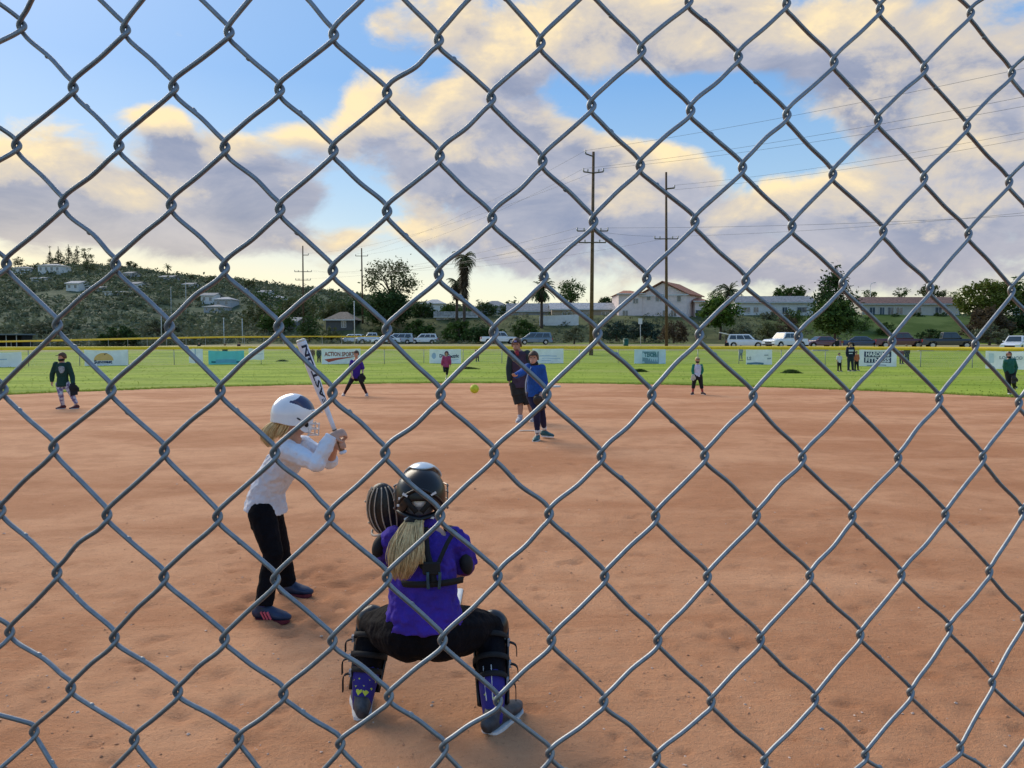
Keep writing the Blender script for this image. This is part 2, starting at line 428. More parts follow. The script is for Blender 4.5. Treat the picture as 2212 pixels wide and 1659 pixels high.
dirt = tag(MB().add(vs, fs).build('infield_dirt', dirt_mat(), smooth=True), 'red-brown raked infield dirt with scuffs and footprints', kind='structure')
at_ = dirt.data.attributes.new('scuff', 'FLOAT', 'POINT'); at_.data.foreach_set('value', scuff)

mb = MB(); mb.box((0, -7.3, -.09), (90, 15.5, .2)); tag(mb.build('wire_darkening_slab', mat('slab_dark_grey', (.045, .045, .048), .9, .2, 3, bump=.004, bscale=90)), 'unseen dark slab added on the near side to darken the backstop wire', kind='structure')  # unseen ground slab, added so the wire undersides reflect something dark
# loose clods and pebbles on the near dirt
cl = MB()
for _ in range(3200):
    y = 1.8 * math.exp(R.random() * 1.9); x = R.uniform(-.85, .85) * y; r = abs(R.gauss(0, .0032)) + .0018
    if R.random() < .06: r *= 1.6
    z = .012 + dz(x, y) + r * .3
    pts = [(x + r * R.uniform(.7, 1.3) * math.cos(a), y + r * R.uniform(.7, 1.3) * math.sin(a), z + R.uniform(-.3, .2) * r) for a in (0, 1.26, 2.5, 3.77, 5.0)]
    pts += [(x, y, z + r * R.uniform(.3, .6))]
    cl.add(pts, [(i, (i + 1) % 5, 5) for i in range(5)], 0 if R.random() < .62 else 1)
tag(cl.build('dirt_clods', [mat('clod', (.54, .26, .135), .95, .12, 40, island=.6), mat('pebble', (.72, .52, .40), .8, .2, 40)]), 'loose clods and pebbles scattered on the near dirt', 'dirt clods', kind='stuff')

# grass tufts along the lip of the dirt and over the outfield
gt = MB(); n_t = 0
vs, fs, ms = [], [], []
for k in range(15000):
    if k < 9000:
        a = R.uniform(-1.15, 1.15); rr = IR + abs(R.gauss(0, .35)) - .05
        x, y = IC.x + rr * math.sin(a), IC.y + rr * math.cos(a); h = R.uniform(.03, .08)
    else:
        y = R.uniform(23, 66); x = R.uniform(-.75, .75) * y; h = R.uniform(.02, .05)
        if math.hypot(x - IC.x, y - IC.y) < IR + .1: continue
    z = gz(x, y)
    for _ in range(2):
        a = R.uniform(0, 6.28); wd = R.uniform(.012, .028); lx, ly = R.gauss(0, .03), R.gauss(0, .03)
        b = len(vs); vs += [(x - wd * math.cos(a), y - wd * math.sin(a), z - .01), (x + wd * math.cos(a), y + wd * math.sin(a), z - .01), (x + lx, y + ly, z + h)]
        fs.append((b, b + 1, b + 2))
gt.add(vs, fs)
tag(gt.build('outfield_grass', mat('grass_blade', (.38, .44, .07), .8, .2, .5, island=.7, c2=(.22, .30, .04), trans=.25)), 'short uneven green grass of the outfield', 'grass', kind='stuff')
# dark tussocks standing in the mown turf
mtus = mat('tussock', (.08, .13, .02), .9, .2, 3, island=.6, c2=(.035, .065, .01))
for i, (px, py, wpx, hpx, lab) in enumerate([(1710, 806, 40, 8, 'large dark grass tussock left of the white-shirted child'), (1010, 797, 50, 4, 'long dark grass tussock right of the pink jacket'), (1382, 803, 34, 6, 'dark grass tussock below the square-logo banner'), (610, 781, 26, 4, 'small dark grass tussock left of the bat')]):
    p = G(px, py); Y = p.y; s_ = Y / F; t_ = MB(p); vs, fs = [], []
    for _ in range(700):
        u = R.gauss(0, .42); u = max(-1, min(1, u)); v = R.uniform(-.4, .4)
        x, y = p.x + u * wpx / 2 * s_, p.y + v; hh = hpx * s_ * (1 - abs(u) ** 1.5) * R.uniform(.5, 1.05) + .03
        a = R.uniform(0, 6.28); b = len(vs); wd = .05
        vs += [(x - wd * math.cos(a), y - wd * math.sin(a), -.01), (x + wd * math.cos(a), y + wd * math.sin(a), -.01), (x + R.gauss(0, .06), y + R.gauss(0, .06), hh)]; fs.append((b, b + 1, b + 2))
    o = t_.add(vs, fs).build('grass_tussock', mtus); o.location = p; tag(o, lab, 'grass tussock', 'grass tussocks in the outfield')

# the hill on the left
def hill_top(px):
    tab = [(-900, 610), (-400, 590), (0, 590), (100, 580), (200, 578), (300, 585), (400, 600), (500, 608), (600, 620), (700, 632), (800, 645), (900, 658), (1100, 672), (1500, 682), (2300, 690), (3200, 700)]
    for (a, b), (c, e) in zip(tab, tab[1:]):
        if px <= c: return b + (e - b) * max(0, px - a) / (c - a)
    return 700
HY = 430.
def hz(x, y):
    px = CX + x / max(y, 1) * F
    zt = H + (738 - hill_top(px)) * HY / F
    s_ = sm(165, HY, y) if y < HY else 1 - .25 * sm(HY, 900, y)
    s_ = .55 * s_ + .45 * min(1, max(0, (y - 165) / (HY - 165))) if y < HY else s_
    return -1.5 + (zt + 1.5) * s_ + 2.2 * fbm(x * .02, y * .02, 5, 4) * sm(170, 220, y) * (1 - .6 * sm(350, HY, y))
mb = MB(); vs, fs = [], []
yy_ = [160 * 1.021 ** i for i in range(90)]; na = 190
for y in yy_:
    for i in range(na):
        vs.append((((-1400 + i * 26) - CX) / F * y, y, hz(((-1400 + i * 26) - CX) / F * y, y)))
for j in range(len(yy_) - 1):
    for i in range(na - 1): fs.append((j * na + i, j * na + i + 1, (j + 1) * na + i + 1, (j + 1) * na + i))
mhill = mat('hill_scrub', (.10, .13, .07), .95, .2, .06, bump=.8, bscale=.25, c2=(.06, .085, .05), spec=.1, detail=9)
hill = tag(mb.add(vs, fs).build('hill', mhill, smooth=True), 'scrub-covered hill with houses on its slope', kind='structure')

# ================================================================== CHAIN-LINK BACKSTOP IN FRONT OF THE LENS
KN = {  # knuckles seen in the photo, row: pixel points, first column of the row
 -1: (13, [(1488, 0), (1699, 5), (1901, 17), (2097, 25)]),
 0: (0, [(47, 57), (271, 65), (495, 70), (721, 75), (948, 86), (1168, 92), (1386, 107), (1595, 121), (1802, 132), (1997, 145), (2186, 155)]),
 1: (1, [(158, 191), (375, 189), (604, 194), (836, 201), (1061, 212), (1278, 227), (1492, 237), (1700, 246), (1897, 257), (2089, 270)]),
 2: (0, [(36, 316), (257, 316), (486, 319), (720, 325), (950, 337), (1172, 347), (1383, 356), (1604, 360), (1799, 374), (1996, 382), (2180, 390)]),
 3: (1, [(137, 442), (370, 444), (605, 452), (836, 456), (1063, 471), (1282, 477), (1501, 477), (1711, 487), (1908, 497), (2092, 502)]),
 4: (0, [(14, 572), (250, 573), (485, 579), (719, 585), (948, 592), (1175, 597), (1397, 600), (1611, 605), (1821, 611), (2009, 620), (2185, 625)]),
 5: (1, [(124, 704), (366, 707), (602, 707), (836, 713), (1067, 717), (1291, 720), (1511, 722), (1725, 725), (1927, 735), (2107, 742)]),
 6: (0, [(7, 844), (240, 844), (476, 844), (718, 849), (952, 852), (1181, 852), (1408, 852), (1627, 854), (1836, 857), (2029, 859), (2201, 867)]),
 7: (1, [(116, 969), (355, 975), (594, 979), (832, 978), (1067, 979), (1299, 984), (1522, 983), (1733, 987), (1940, 987), (2123, 985)]),
 8: (0, [(2, 1104), (231, 1114), (470, 1117), (712, 1115), (951, 1114), (1186, 1109), (1416, 1114), (1634, 1112), (1841, 1112), (2042, 1109), (2208, 1102)]),
 9: (1, [(123, 1239), (354, 1247), (595, 1252), (836, 1247), (1075, 1244), (1306, 1244), (1528, 1244), (1749, 1242), (1947, 1239), (2137, 1232)]),
 10: (0, [(21, 1367), (247, 1379), (485, 1381), (718, 1384), (956, 1383), (1191, 1382), (1421, 1382), (1643, 1379), (1858, 1369), (2050, 1354), (2212, 1334)]),
 11: (1, [(153, 1488), (384, 1495), (612, 1499), (840, 1504), (1076, 1514), (1304, 1514), (1536, 1514), (1760, 1507), (1967, 1494), (2143, 1472)]),
 12: (0, [(74, 1582), (290, 1599), (516, 1597), (735, 1607), (959, 1614), (1188, 1627), (1418, 1634), (1651, 1642), (1869, 1629), (2074, 1614)])}
import numpy as np
PITCH = .0720
meas, sp_ = {}, []
for r, (c0, pts) in KN.items():
    for i, p in enumerate(pts): meas[(c0 + 2 * i, r)] = p
    for a, b in zip(pts, pts[1:]): sp_.append(((a[0] + b[0]) / 2, (a[1] + b[1]) / 2, F * PITCH / (b[0] - a[0])))
def basis(px, py):
    u, v = (px - CX) / 1106, (py - CY) / 830
    return [1, u, v, u * u, v * v, u * v]
A_ = np.array([basis(a, b) for a, b, _ in sp_]); co = np.linalg.lstsq(A_, np.array([c for *_, c in sp_]), rcond=None)[0]
K3 = {}
for k, (px, py) in meas.items(): K3[k] = U(px, py, float(np.dot(basis(px, py), co)))
# regular lattice fitted through them, used outside the picture
A_ = np.array([[1, c, r] for c, r in K3]); B_ = np.array([list(v) for v in K3.values()])
aff = np.linalg.lstsq(A_, B_, rcond=None)[0]
def lattice(c, r): return Vector(np.array([1, c, r]) @ aff)
RK = random.Random(5)
C0, C1, R0, R1 = -14, 34, -14, 46
resid = {k: K3[k] - lattice(*k) for k in K3}
def near_res(c, r):
    cc, rr = min(max(c, 0), 20), min(max(r, 0), 12)
    best = sorted(resid, key=lambda k: (k[0] - cc) ** 2 + (k[1] - rr) ** 2)[:4]
    wt = [1 / (.5 + (k[0] - cc) ** 2 + (k[1] - rr) ** 2) for k in best]; av = sum((resid[k] * w_ for k, w_ in zip(best, wt)), Vector()) / sum(wt)
    d = math.hypot(c - cc, r - rr); return av * math.exp(-d / 9)
for c in range(C0, C1 + 2):
    for r in range(R0, R1 + 1):
        if (c + r) % 2 == 0 and (c, r) not in K3:
            K3[(c, r)] = lattice(c, r) + near_res(c, r) + Vector((RK.gauss(0, .0008), RK.gauss(0, .0005), RK.gauss(0, .0008)))
fx = Vector(aff[1]).normalized(); fn = fx.cross(-Vector(aff[2])).normalized()      # lateral, normal
if fn.y > 0: fn = -fn                                                                # front = towards the camera
fu = fn.cross(fx).normalized()
if fu.z < 0: fu = -fu
RW, TZ, AP = .00164, .00180, .0020
mwire = mat('galvanised_wire', (.33, .35, .37), .55, .18, 160, metal=.95, spec=.4, c2=(.27, .29, .315))
fence = empty('chain_link_fence', lattice(10, R1), 'grey galvanised chain-link backstop fence close in front of everything', 'fence')
for k in range(C0, C1 + 1):
    seq = [(k if (k + r) % 2 == 0 else k + 1, r) for r in range(R0, R1 + 1)]
    mb = MB(fence.location); path, bumps = [], []
    for i, (c, r) in enumerate(seq):
        q = K3[(c, r)]; right = c == k + 1
        s_ = 1 if right else -1
        n0 = -TZ if right else TZ       # side on which the strand arrives from above
        EU = .0044
        up_ = (K3[seq[i - 1]] - q) if i else (fu * .042 - fx * s_ * .036); dn_ = (K3[seq[i + 1]] - q) if i + 1 < len(seq) else (-fu * .042 - fx * s_ * .036)
        su, sd2 = up_ - fu * 2 * EU, dn_ + fu * 2 * EU
        path += [q + fu * EU + su * .17 + fn * n0, q + fu * EU * .9 + su * .03 + fn * n0,
                 q + fx * s_ * AP, q - fu * EU * .9 + sd2 * .03 - fn * n0, q - fu * EU + sd2 * .17 - fn * n0]
        if i + 1 < len(seq):
            q2 = K3[seq[i + 1]]; nn = fn * (-n0); dd = (q2 - q)
            ww = fu * RK.gauss(0, .0007) + fx * RK.gauss(0, .0007)
            path.append(q.lerp(q2, .5) + nn + ww)
            if not right and RK.random() < .55:
                f_ = RK.uniform(.28, .45); bumps.append(((q - fu * EU).lerp(q2 + fu * EU, f_) + nn + ww * .8 + fu * RK.choice((-1, 1, 1)) * .0010, dd.normalized()))
    vis = C0 + 11 < k < C1 - 10
    pts = catmull(path, 5 if vis else 3)
    mb.tube(pts, RW, 12 if vis else 6)
    for b_, dd in bumps:
        mb.ell(b_, (RW * RK.uniform(.75, 1.0), RW * .95, RW * RK.uniform(1.1, 1.6)), dd.to_track_quat('Z', 'Y').to_matrix(), nu=7, nv=5)
    mb.build('wire', mwire, fence, True)

# ================================================================== OUTFIELD FENCE
fpl = catmull([(-82, 8, 0), (-60, 28, 0), (-33.3, 51, 0), (-18, 57, 0), (0, 59.5, 0), (13, 58.5, 0), (23.5, 53, 0), (31, 46, 0), (40, 33, 0), (47, 12, 0)], 16)
def fence_at(px):
    k = (px - CX) / F
    for a, b in zip(fpl, fpl[1:]):
        fa, fb = a.x - k * a.y, b.x - k * b.y
        if fa <= 0 <= fb:
            t = fa / (fa - fb); return a.lerp(b, t), (b - a).normalized()
myel = mat('yellow_cap', (.95, .63, .04), .5, .06, 2)
mpost = mat('fence_post', (.46, .48, .48), .45, .12, 6, metal=.4)
FH = 1.22
of = empty('outfield_fence', (0, 59.5, 0), 'low curved outfield fence with yellow cap behind the banners', 'fence')
mb = MB(of.location); mb.tube([p + Vector((0, 0, FH)) for p in fpl], .12, 10); mb.build('cap_rail', myel, of, True)
acc_, nxt = 0., 0.
for a, b in zip(fpl, fpl[1:]):
    L = (b - a).length
    while nxt <= acc_ + L:
        p = a.lerp(b, (nxt - acc_) / L); mb = MB(of.location); mb.tube([p + Vector((0, .07, -.05)), p + Vector((0, .07, FH))], .03, 8); mb.build('post', mpost, of, True); nxt += 3.0
    acc_ += L
# woven wire between the posts
mb = MB(of.location); vs, fs = [], []
tot = acc_; cum = [0]
for a, b in zip(fpl, fpl[1:]): cum.append(cum[-1] + (b - a).length)
def falong(s_):
    for i in range(len(fpl) - 1):
        if s_ <= cum[i + 1]: return fpl[i].lerp(fpl[i + 1], (s_ - cum[i]) / (cum[i + 1] - cum[i]))
    return fpl[-1]
s_ = 22.
while s_ < tot - 24:
    for dr in (-1, 1):
        p0, p1 = falong(s_), falong(s_ + dr * FH)
        d_ = (p1 - p0).normalized() * .0024
        b = len(vs); vs += [p0 + d_, p0 - d_, p1 - d_ + Vector((0, 0, FH)), p1 + d_ + Vector((0, 0, FH))]; fs.append((b, b + 1, b + 2, b + 3))
    s_ += .075
wm = mb.add(vs, fs).build('woven_wire', mpost, of); tag(wm, kind='stuff')
# yellow-capped fence of the next field, farther off on the left
nf = empty('neighbouring_fence', (-60, 112, .2), 'far yellow-capped fence of the next field, at left behind the outfield fence', 'fence')
for zo, yo in ((1.2, 0), (1.15, 6)):
    mb = MB(nf.location); mb.tube([U(x_, 740, 112 + yo) * Vector((1, 1, 0)).length if False else Vector((U(x_, 740, 112 + yo).x, 112 + yo, gz(U(x_, 740, 112 + yo).x, 112) * 1 + zo)) for x_ in (-500, -100, 100, 300, 500, 700, 820 - yo * 8)], .075, 6); mb.build('cap_rail', myel, nf, True)
for x_ in range(-480, 800, 42):
    q = U(x_, 740, 112); mb = MB(nf.location); mb.tube([(q.x, 112, gz(q.x, 112) - .1), (q.x, 112, gz(q.x, 112) + 1.2)], .03, 6); mb.build('post', mpost, nf)
# ================================================================== BANNERS ON THE OUTFIELD FENCE
mink = {}
def ink(name, c): return mat('print_' + name, c, .6, .05, 3)
def banner(px0, px1, py0, py1, label, base, deco=(), sag=.05):
    """deco: ('t', text, u, v, height fraction, ink, bold) | ('r', u0, v0, u1, v1, ink) | ('p', [(u,v)..], ink); u,v run 0..1 from top left"""
    pa, _ = fence_at(px0); pb, _ = fence_at(px1)
    pa, pb = pa.copy(), pb.copy()
    za = (U(px0, py0, pa.y).z + U(px1, py0, pb.y).z) / 2; zb = (U(px0, py1, pa.y).z + U(px1, py1, pb.y).z) / 2
    ex = (pb - pa); Wd = ex.length; ex.normalize(); nrm = Vector((ex.y, -ex.x, 0)).normalized()
    if nrm.y > 0: nrm = -nrm
    Ht = za - zb; o0 = (pa + pb) / 2 + nrm * .09; o0.z = zb
    root = empty('banner', o0, label, 'banner', 'sponsor banners on the outfield fence')
    rb = random.Random(int(px0)); ph = rb.random() * 6
    def S(u, v, off=0.):
        bow = .03 * math.sin(u * 5 + ph) + .02 * math.sin(v * 4 + u * 7 + ph)
        drop = sag * 4 * u * (1 - u) * (1 - v) + .03 * math.sin(u * 9 + ph) * v
        return ex * ((u - .5) * Wd) + Vector((0, 0, (1 - v) * Ht - drop)) + nrm * (bow + off)
    mb = MB(); vs, fs = [], []; nu, nv = 18, 8
    for side in (0, 1):
        for j in range(nv + 1):
            for i in range(nu + 1): vs.append(S(i / nu, j / nv, .004 if side else 0))
    q = (nu + 1) * (nv + 1)
    for j in range(nv):
        for i in range(nu):
            a = j * (nu + 1) + i; b = a + nu + 1
            fs.append((a, a + 1, b + 1, b)); fs.append((q + a, q + b, q + b + 1, q + a + 1))
    mb.add(vs, fs).build('cloth', mat('banner_' + label[:18], base, .55, .06, 2), root, True)
    for d_ in deco:
        if d_[0] == 't':
            me = text_mesh(d_[1], d_[4] * Ht * 1.35, .012 * Ht if d_[6] else 0.)
            wd = max((v.co.x for v in me.vertices), default=.1) * 2; k = 1.
            if len(d_) > 7: k = d_[7] * Wd / wd
            for v in me.vertices:
                v.co = S(d_[2] + v.co.x * k / Wd, d_[3] - v.co.y / Ht, .012)
            me.materials.append(d_[5]); link('lettering', me, root)
        elif d_[0] == 'r':
            _, u0, v0, u1, v1, m_ = d_; n_ = 8; vs = []
            for i in range(n_ + 1):
                u = u0 + (u1 - u0) * i / n_; vs += [S(u, v0, .009), S(u, (v0 + v1) / 2, .009), S(u, v1, .009)]
            MB().add(vs, [(3 * i + j, 3 * i + j + 1, 3 * i + j + 4, 3 * i + j + 3) for i in range(n_) for j in (0, 1)]).build('print_block', m_, root)
        elif d_[0] == 'p':
            MB().add([S(u, v, .010 + .002 * d_[3] if len(d_) > 3 else .010) for u, v in d_[1]], [tuple(range(len(d_[1])))]).build('print_shape', d_[2], root)
    # cable ties to the cap rail
    mb = MB()
    for u in (.03, .97): mb.tube([S(u, .03, -.01), S(u, .03, -.01) + Vector((0, 0, .16))], .008, 4)
    return root
W_ = (.95, .96, .97); navy = ink('navy', (.02, .04, .10)); teal_ = ink('teal_dark', (.02, .16, .20)); redp = ink('red', (.55, .10, .06)); brn = ink('maroon', (.33, .10, .08)); pale = ink('pale_blue', (.42, .55, .75)); grey = ink('grey', (.35, .40, .45)); orange = ink('orange', (.85, .52, .18)); dkbr = ink('dark_brown', (.14, .06, .02)); white = ink('white', (.85, .87, .9)); gblue = ink('grey_blue', (.22, .36, .44))
half = [(.21 + .0, .56)] + [(.435 - .225 * math.cos(a), .58 - .44 * math.sin(a)) for a in [i * math.pi / 16 for i in range(17)]]
banner(-38, 47, 760, 795, 'plain white banner at the left end of the fence', W_, [('r', .3, .4, .62, .46, pale)])
banner(183, 277, 755, 794, 'white banner with orange half sun and palm logo', W_, [('p', half[1:], orange), ('p', [(.44, .20), (.50, .14), (.54, .2), (.51, .32), (.5, .46), (.48, .46), (.48, .33)], dkbr, 1), ('t', 'Suncoast', .42, .67, .2, navy, True, .42), ('r', .28, .8, .55, .83, pale)], .08)
banner(409, 439, 752, 784, 'narrow plain white banner left of the turquoise banner', W_, [('r', .42, 0, .5, 1, pale)])
banner(451, 528, 757, 793, 'turquoise banner with a dark text line', (.16, .66, .66), [('r', .08, .62, .2, .72, teal_), ('r', .2, .52, .78, .74, ink('aqua', (.15, .45, .58))), ('r', .78, .62, .93, .72, teal_)])
banner(538, 571, 752, 777, 'small white banner right of the turquoise banner', W_, [('r', .1, .45, .9, .5, pale)])
banner(695, 779, 753, 789, 'white banner with red swoosh and maroon lettering', W_, [('t', 'ACTION SPORTS', .48, .33, .26, brn, True, .80), ('p', [(.07, .64), (.3, .58), (.95, .46), (.4, .68), (.18, .82)], redp)], .03)
banner(928, 996, 754, 788, 'white electric company banner behind the pink jacket', W_, [('p', [(.14 + .07 * math.cos(a), .42 + .2 * math.sin(a)) for a in [i * .5 for i in range(12)]], pale), ('t', 'Dial Electric', .62, .44, .22, navy, True, .62), ('r', .7, .66, .92, .69, pale)], .02)
banner(1150, 1217, 753, 788, 'white banner with faint blue print right of the pitcher', W_, [('r', .22, .42, .78, .47, pale), ('r', .3, .58, .9, .61, pale), ('r', .3, .72, .6, .75, pale)], .02)
banner(1370, 1438, 754.6, 789, 'pale banner with a square shadowed logo', (.70, .82, .90), [('r', .26, .12, .78, .93, gblue), ('r', .25, .08, .75, .87, ink('ice', (.52, .70, .78))), ('t', 'TEICH', .5, .34, .26, teal_, True, .36), ('t', '& CO', .5, .62, .16, gblue, False, .25)], .02)
banner(1612, 1668, 755, 790, 'white banner with a dark blue bar along its foot', W_, [('r', .04, .80, .68, .92, ink('steel', (.12, .24, .34))), ('t', 'LS', .12, .55, .2, grey, True), ('r', .7, .3, .86, .36, grey), ('r', .82, .5, .96, .58, grey)], .02)
banner(1856, 1937, 755, 794, 'white banner with two black lettered bars', W_, [('r', .14, .10, .86, .40, navy), ('r', .14, .43, .86, .72, navy), ('t', 'HARDING', .5, .25, .24, white, True, .62), ('t', 'FITNESS', .5, .58, .24, white, True, .66), ('r', .22, .84, .36, .9, grey), ('r', .42, .84, .74, .9, grey)], .03)
banner(2130, 2222, 758, 801, 'white banner behind the green jacket at the right edge', W_, [('t', 'LORENCO', .6, .34, .16, grey, True, .55), ('r', .08, .12, .2, .6, ink('ice2', (.6, .72, .82)))], .03)

# ================================================================== CARS
mtyre = mat('tyre_rubber', (.02, .02, .02), .9, .1, 20); mrim = mat('wheel_rim', (.5, .5, .52), .35, .1, 10, metal=.7)
mglass = mat('car_glass', (.03, .045, .055), .08, .1, 3, spec=.9); mlampw = mat('head_lamp', (.75, .75, .7), .15, .05, 5); mlampr = mat('tail_lamp', (.45, .02, .02), .2, .05, 5)
mtrim = mat('black_trim', (.025, .025, .027), .6, .1, 10)
def paint(n, c): return mat('paint_' + n, c, .28, .03, 2, spec=.6, coat=.5)
SPEC = {  # length, height, width, body line, cabin: (rear base x, rear roof x, front roof x, front base x), belt, bonnet
 'suv': dict(L=4.7, Ht=1.70, W=1.86, belt=1.02, bon=.98, cab=(-2.22, -1.95, .45, 1.15), rear=1.02),
 'sedan': dict(L=4.7, Ht=1.45, W=1.80, belt=.92, bon=.86, cab=(-1.75, -1.0, .35, 1.15), rear=.98),
 'van': dict(L=5.0, Ht=1.76, W=1.95, belt=1.02, bon=1.0, cab=(-2.4, -2.2, .75, 1.75), rear=1.02),
 'pickup': dict(L=5.7, Ht=1.92, W=2.0, belt=1.18, bon=1.16, cab=(-.75, -.62, .75, 1.35), rear=1.16)}
def car(kind, pn, pc, label, px, Y, yaw, hatch=False, grp='cars parked beyond the outfield fence'):
    s_ = SPEC[kind]; L, Ht, Wd = s_['L'], s_['Ht'], s_['W']; p = on_ground(px, Y)
    root = empty({'suv': 'parked_suv', 'sedan': 'parked_car', 'van': 'parked_minivan', 'pickup': 'pickup_truck'}[kind], p, label, {'pickup': 'pickup truck', 'van': 'minivan', 'suv': 'suv'}.get(kind, 'car'), grp, yaw)
    mp = paint(pn, pc); h = L / 2; gl = .30 if kind != 'pickup' else .42; wr = .34 if kind != 'pickup' else .40
    wx = (-h * .60, h * .63)
    # body side outline with wheel arches
    prof = [(-h, gl + .1), (-h + .05, s_['rear'] - .08), (-h + .14, s_['rear'])]
    if kind == 'pickup': prof += [(-.8, s_['belt']), (1.3, s_['belt']), (h - .3, s_['bon'] - .06), (h - .03, s_['bon'] - .22), (h, gl + .18), (h - .05, gl)]
    else: prof += [(s_['cab'][0] + .1, s_['belt']), (s_['cab'][3], s_['belt'] - .01), (h - .45, s_['bon'] - .1), (h - .06, s_['bon'] - .28), (h, gl + .2), (h - .06, gl)]
    for w_ in (wx[1], wx[0]):
        prof += [(w_ + (wr + .06) * math.cos(a), max(gl, wr + (wr + .06) * math.sin(a))) for a in [i * math.pi / 8 for i in range(9)]]
    prof.append((-h + .06, gl))
    mb = MB(); n = len(prof); vs = []
    for sd_, k in ((-1, .5), (-1, 0), (1, 0), (1, .5)):
        for (x, z) in prof:
            yy = Wd / 2 * (1 - .06 * sm(s_['belt'] - .25, s_['belt'] + .02, z)) * sd_ - sd_ * (0 if k == 0 else .05)
            kx = 1 if k == 0 else .985
            vs.append((x * kx, yy if k == 0 else sd_ * (Wd / 2 - .001) * (1 - .06 * sm(s_['belt'] - .25, s_['belt'] + .02, z)), z))
    vs = vs[n:3 * n]
    fs = [tuple(range(n - 1, -1, -1)), tuple(range(n, 2 * n))] + [(i, (i + 1) % n, n + (i + 1) % n, n + i) for i in range(n)]
    b = mb.add(vs, fs).build('body', mp, root, recalc=True); bv = b.modifiers.new('round', 'BEVEL'); bv.width = .05; bv.segments = 2; bv.limit_method = 'ANGLE'
    c0, c1, c2, c3 = s_['cab']; bz, rz_ = s_['belt'] - .01, Ht; wb, wt = Wd / 2 * .94, Wd / 2 * .74
    mb = MB()
    vs = [(c0, -wb, bz), (c3, -wb, bz), (c3, wb, bz), (c0, wb, bz), (c1, -wt, rz_), (c2, -wt, rz_), (c2, wt, rz_), (c1, wt, rz_)]
    fs = [(3, 2, 1, 0), (4, 5, 6, 7), (0, 1, 5, 4), (1, 2, 6, 5), (2, 3, 7, 6), (3, 0, 4, 7)]
    r_ = mb.add(vs, fs).build('cabin', mp, root, recalc=True); bv = r_.modifiers.new('round', 'BEVEL'); bv.width = .09; bv.segments = 3
    def pane(qs, name):
        c_ = sum((Vector(q) for q in qs), Vector()) / 4; nn = (Vector(qs[1]) - Vector(qs[0])).cross(Vector(qs[3]) - Vector(qs[0])).normalized()
        if nn.dot(c_ - Vector(((c1 + c2) / 2, 0, (bz + rz_) / 2))) < 0: nn = -nn
        MB().prism(qs, nn * .001, nn * .016).build(name, mglass, root, recalc=True)
    def on_side(sd_, u, v):
        return Vector((c0 + (c1 - c0) * v + ((c3 + (c2 - c3) * v) - (c0 + (c1 - c0) * v)) * u, sd_ * (wb + (wt - wb) * v), bz + (rz_ - bz) * v))
    cuts = (.06, .48, .94) if kind in ('sedan', 'pickup') else (.06, .34, .64, .93)
    for sd_ in (-1, 1):
        for u0, u1 in zip(cuts, cuts[1:]):
            pane([on_side(sd_, u0 + .012, .12), on_side(sd_, u1 - .012, .12), on_side(sd_, u1 - .02, .82), on_side(sd_, u0 + .02, .82)], 'side_window')
        mb = MB(); mb.ell(on_side(sd_, .93, .1) + Vector((.05, sd_ * .12, .02)), (.07, .1, .07), nu=8, nv=5); mb.build('wing_mirror', mp if kind != 'pickup' else mtrim, root, True)
    def on_end(xb, xt, u, v): return Vector((xb + (xt - xb) * v, (-1 + 2 * u) * (wb + (wt - wb) * v), bz + (rz_ - bz) * v))
    pane([on_end(c3, c2, .08, .1), on_end(c3, c2, .92, .1), on_end(c3, c2, .9, .88), on_end(c3, c2, .1, .88)], 'windscreen')
    if not hatch: pane([on_end(c0, c1, .1, .15), on_end(c0, c1, .9, .15), on_end(c0, c1, .88, .85), on_end(c0, c1, .12, .85)], 'rear_window')
    for x in wx:
        for sd_ in (-1, 1):
            wl = link('wheel', None, root); wl.location = (x, sd_ * (Wd / 2 - .12), wr); wl.empty_display_size = .2
            mb = MB(); mb.tube([(0, -.11, 0), (0, -.1, 0), (0, .1, 0), (0, .11, 0)], [wr - .05, wr, wr, wr - .05], 18); mb.build('tyre', mtyre, wl, True)
            mb = MB(); mb.tube([(0, sd_ * .08, 0), (0, sd_ * .125, 0)], [wr * .64, wr * .6], 12); mb.build('rim', mrim, wl)
    for sd_ in (-1, 1):
        mb = MB(); mb.box((h - .09, sd_ * (Wd / 2 - .24), s_['bon'] - .3), (.16, .38, .16)); mb.build('headlight', mlampw, root)
        mb = MB(); mb.box((-h + .045, sd_ * (Wd / 2 - .13), s_['rear'] - .22), (.1, .2, .3)); mb.build('tail_light', mlampr, root)
    mb = MB(); mb.box((h - .045, 0, gl + .28), (.1, Wd * .5, .2)); mb.build('grille', mtrim, root)
    mb = MB(); mb.box((h - .0, 0, gl + .07), (.1, Wd * .88, .13)); mb.build('bumper', mtrim, root)
    if kind == 'pickup':
        mb = MB(); mb.box((-h / 2 - .42, 0, s_['rear'] - .005), (h - .95, Wd * .82, .03)); mb.build('load_bed', mtrim, root)
    if hatch:
        mb = MB(); mb.box((-h - .01, 0, 1.02), (.12, wb * 1.75, 1.0)); mb.build('boot_opening', mtrim, root)
        hh = link('tailgate', None, root); hh.location = (c1 - .1, 0, Ht - .02)
        mb = MB(); mb.box((-.55, 0, .14), (1.2, wb * 1.75, .10), rot=Matrix.Rotation(.22, 3, 'Y')); mb.build('gate_panel', mp, hh)
        for sd_ in (-1, 1):
            mb = MB(); mb.box((-.85, sd_ * .62, .2), (.16, .26, .1)); mb.build('tail_light', mlampr, hh)
    return root
D2 = math.radians
white_ = (.78, .80, .82)
car('suv', 'white', white_, 'small white suv parked leftmost in the row beyond left field', 760, 136, D2(172))
car('pickup', 'white', white_, 'white pickup second from the left behind the fence', 805, 131, D2(196))
car('sedan', 'white', white_, 'white sedan half hidden in front of the silver minivan', 833, 124, D2(190))
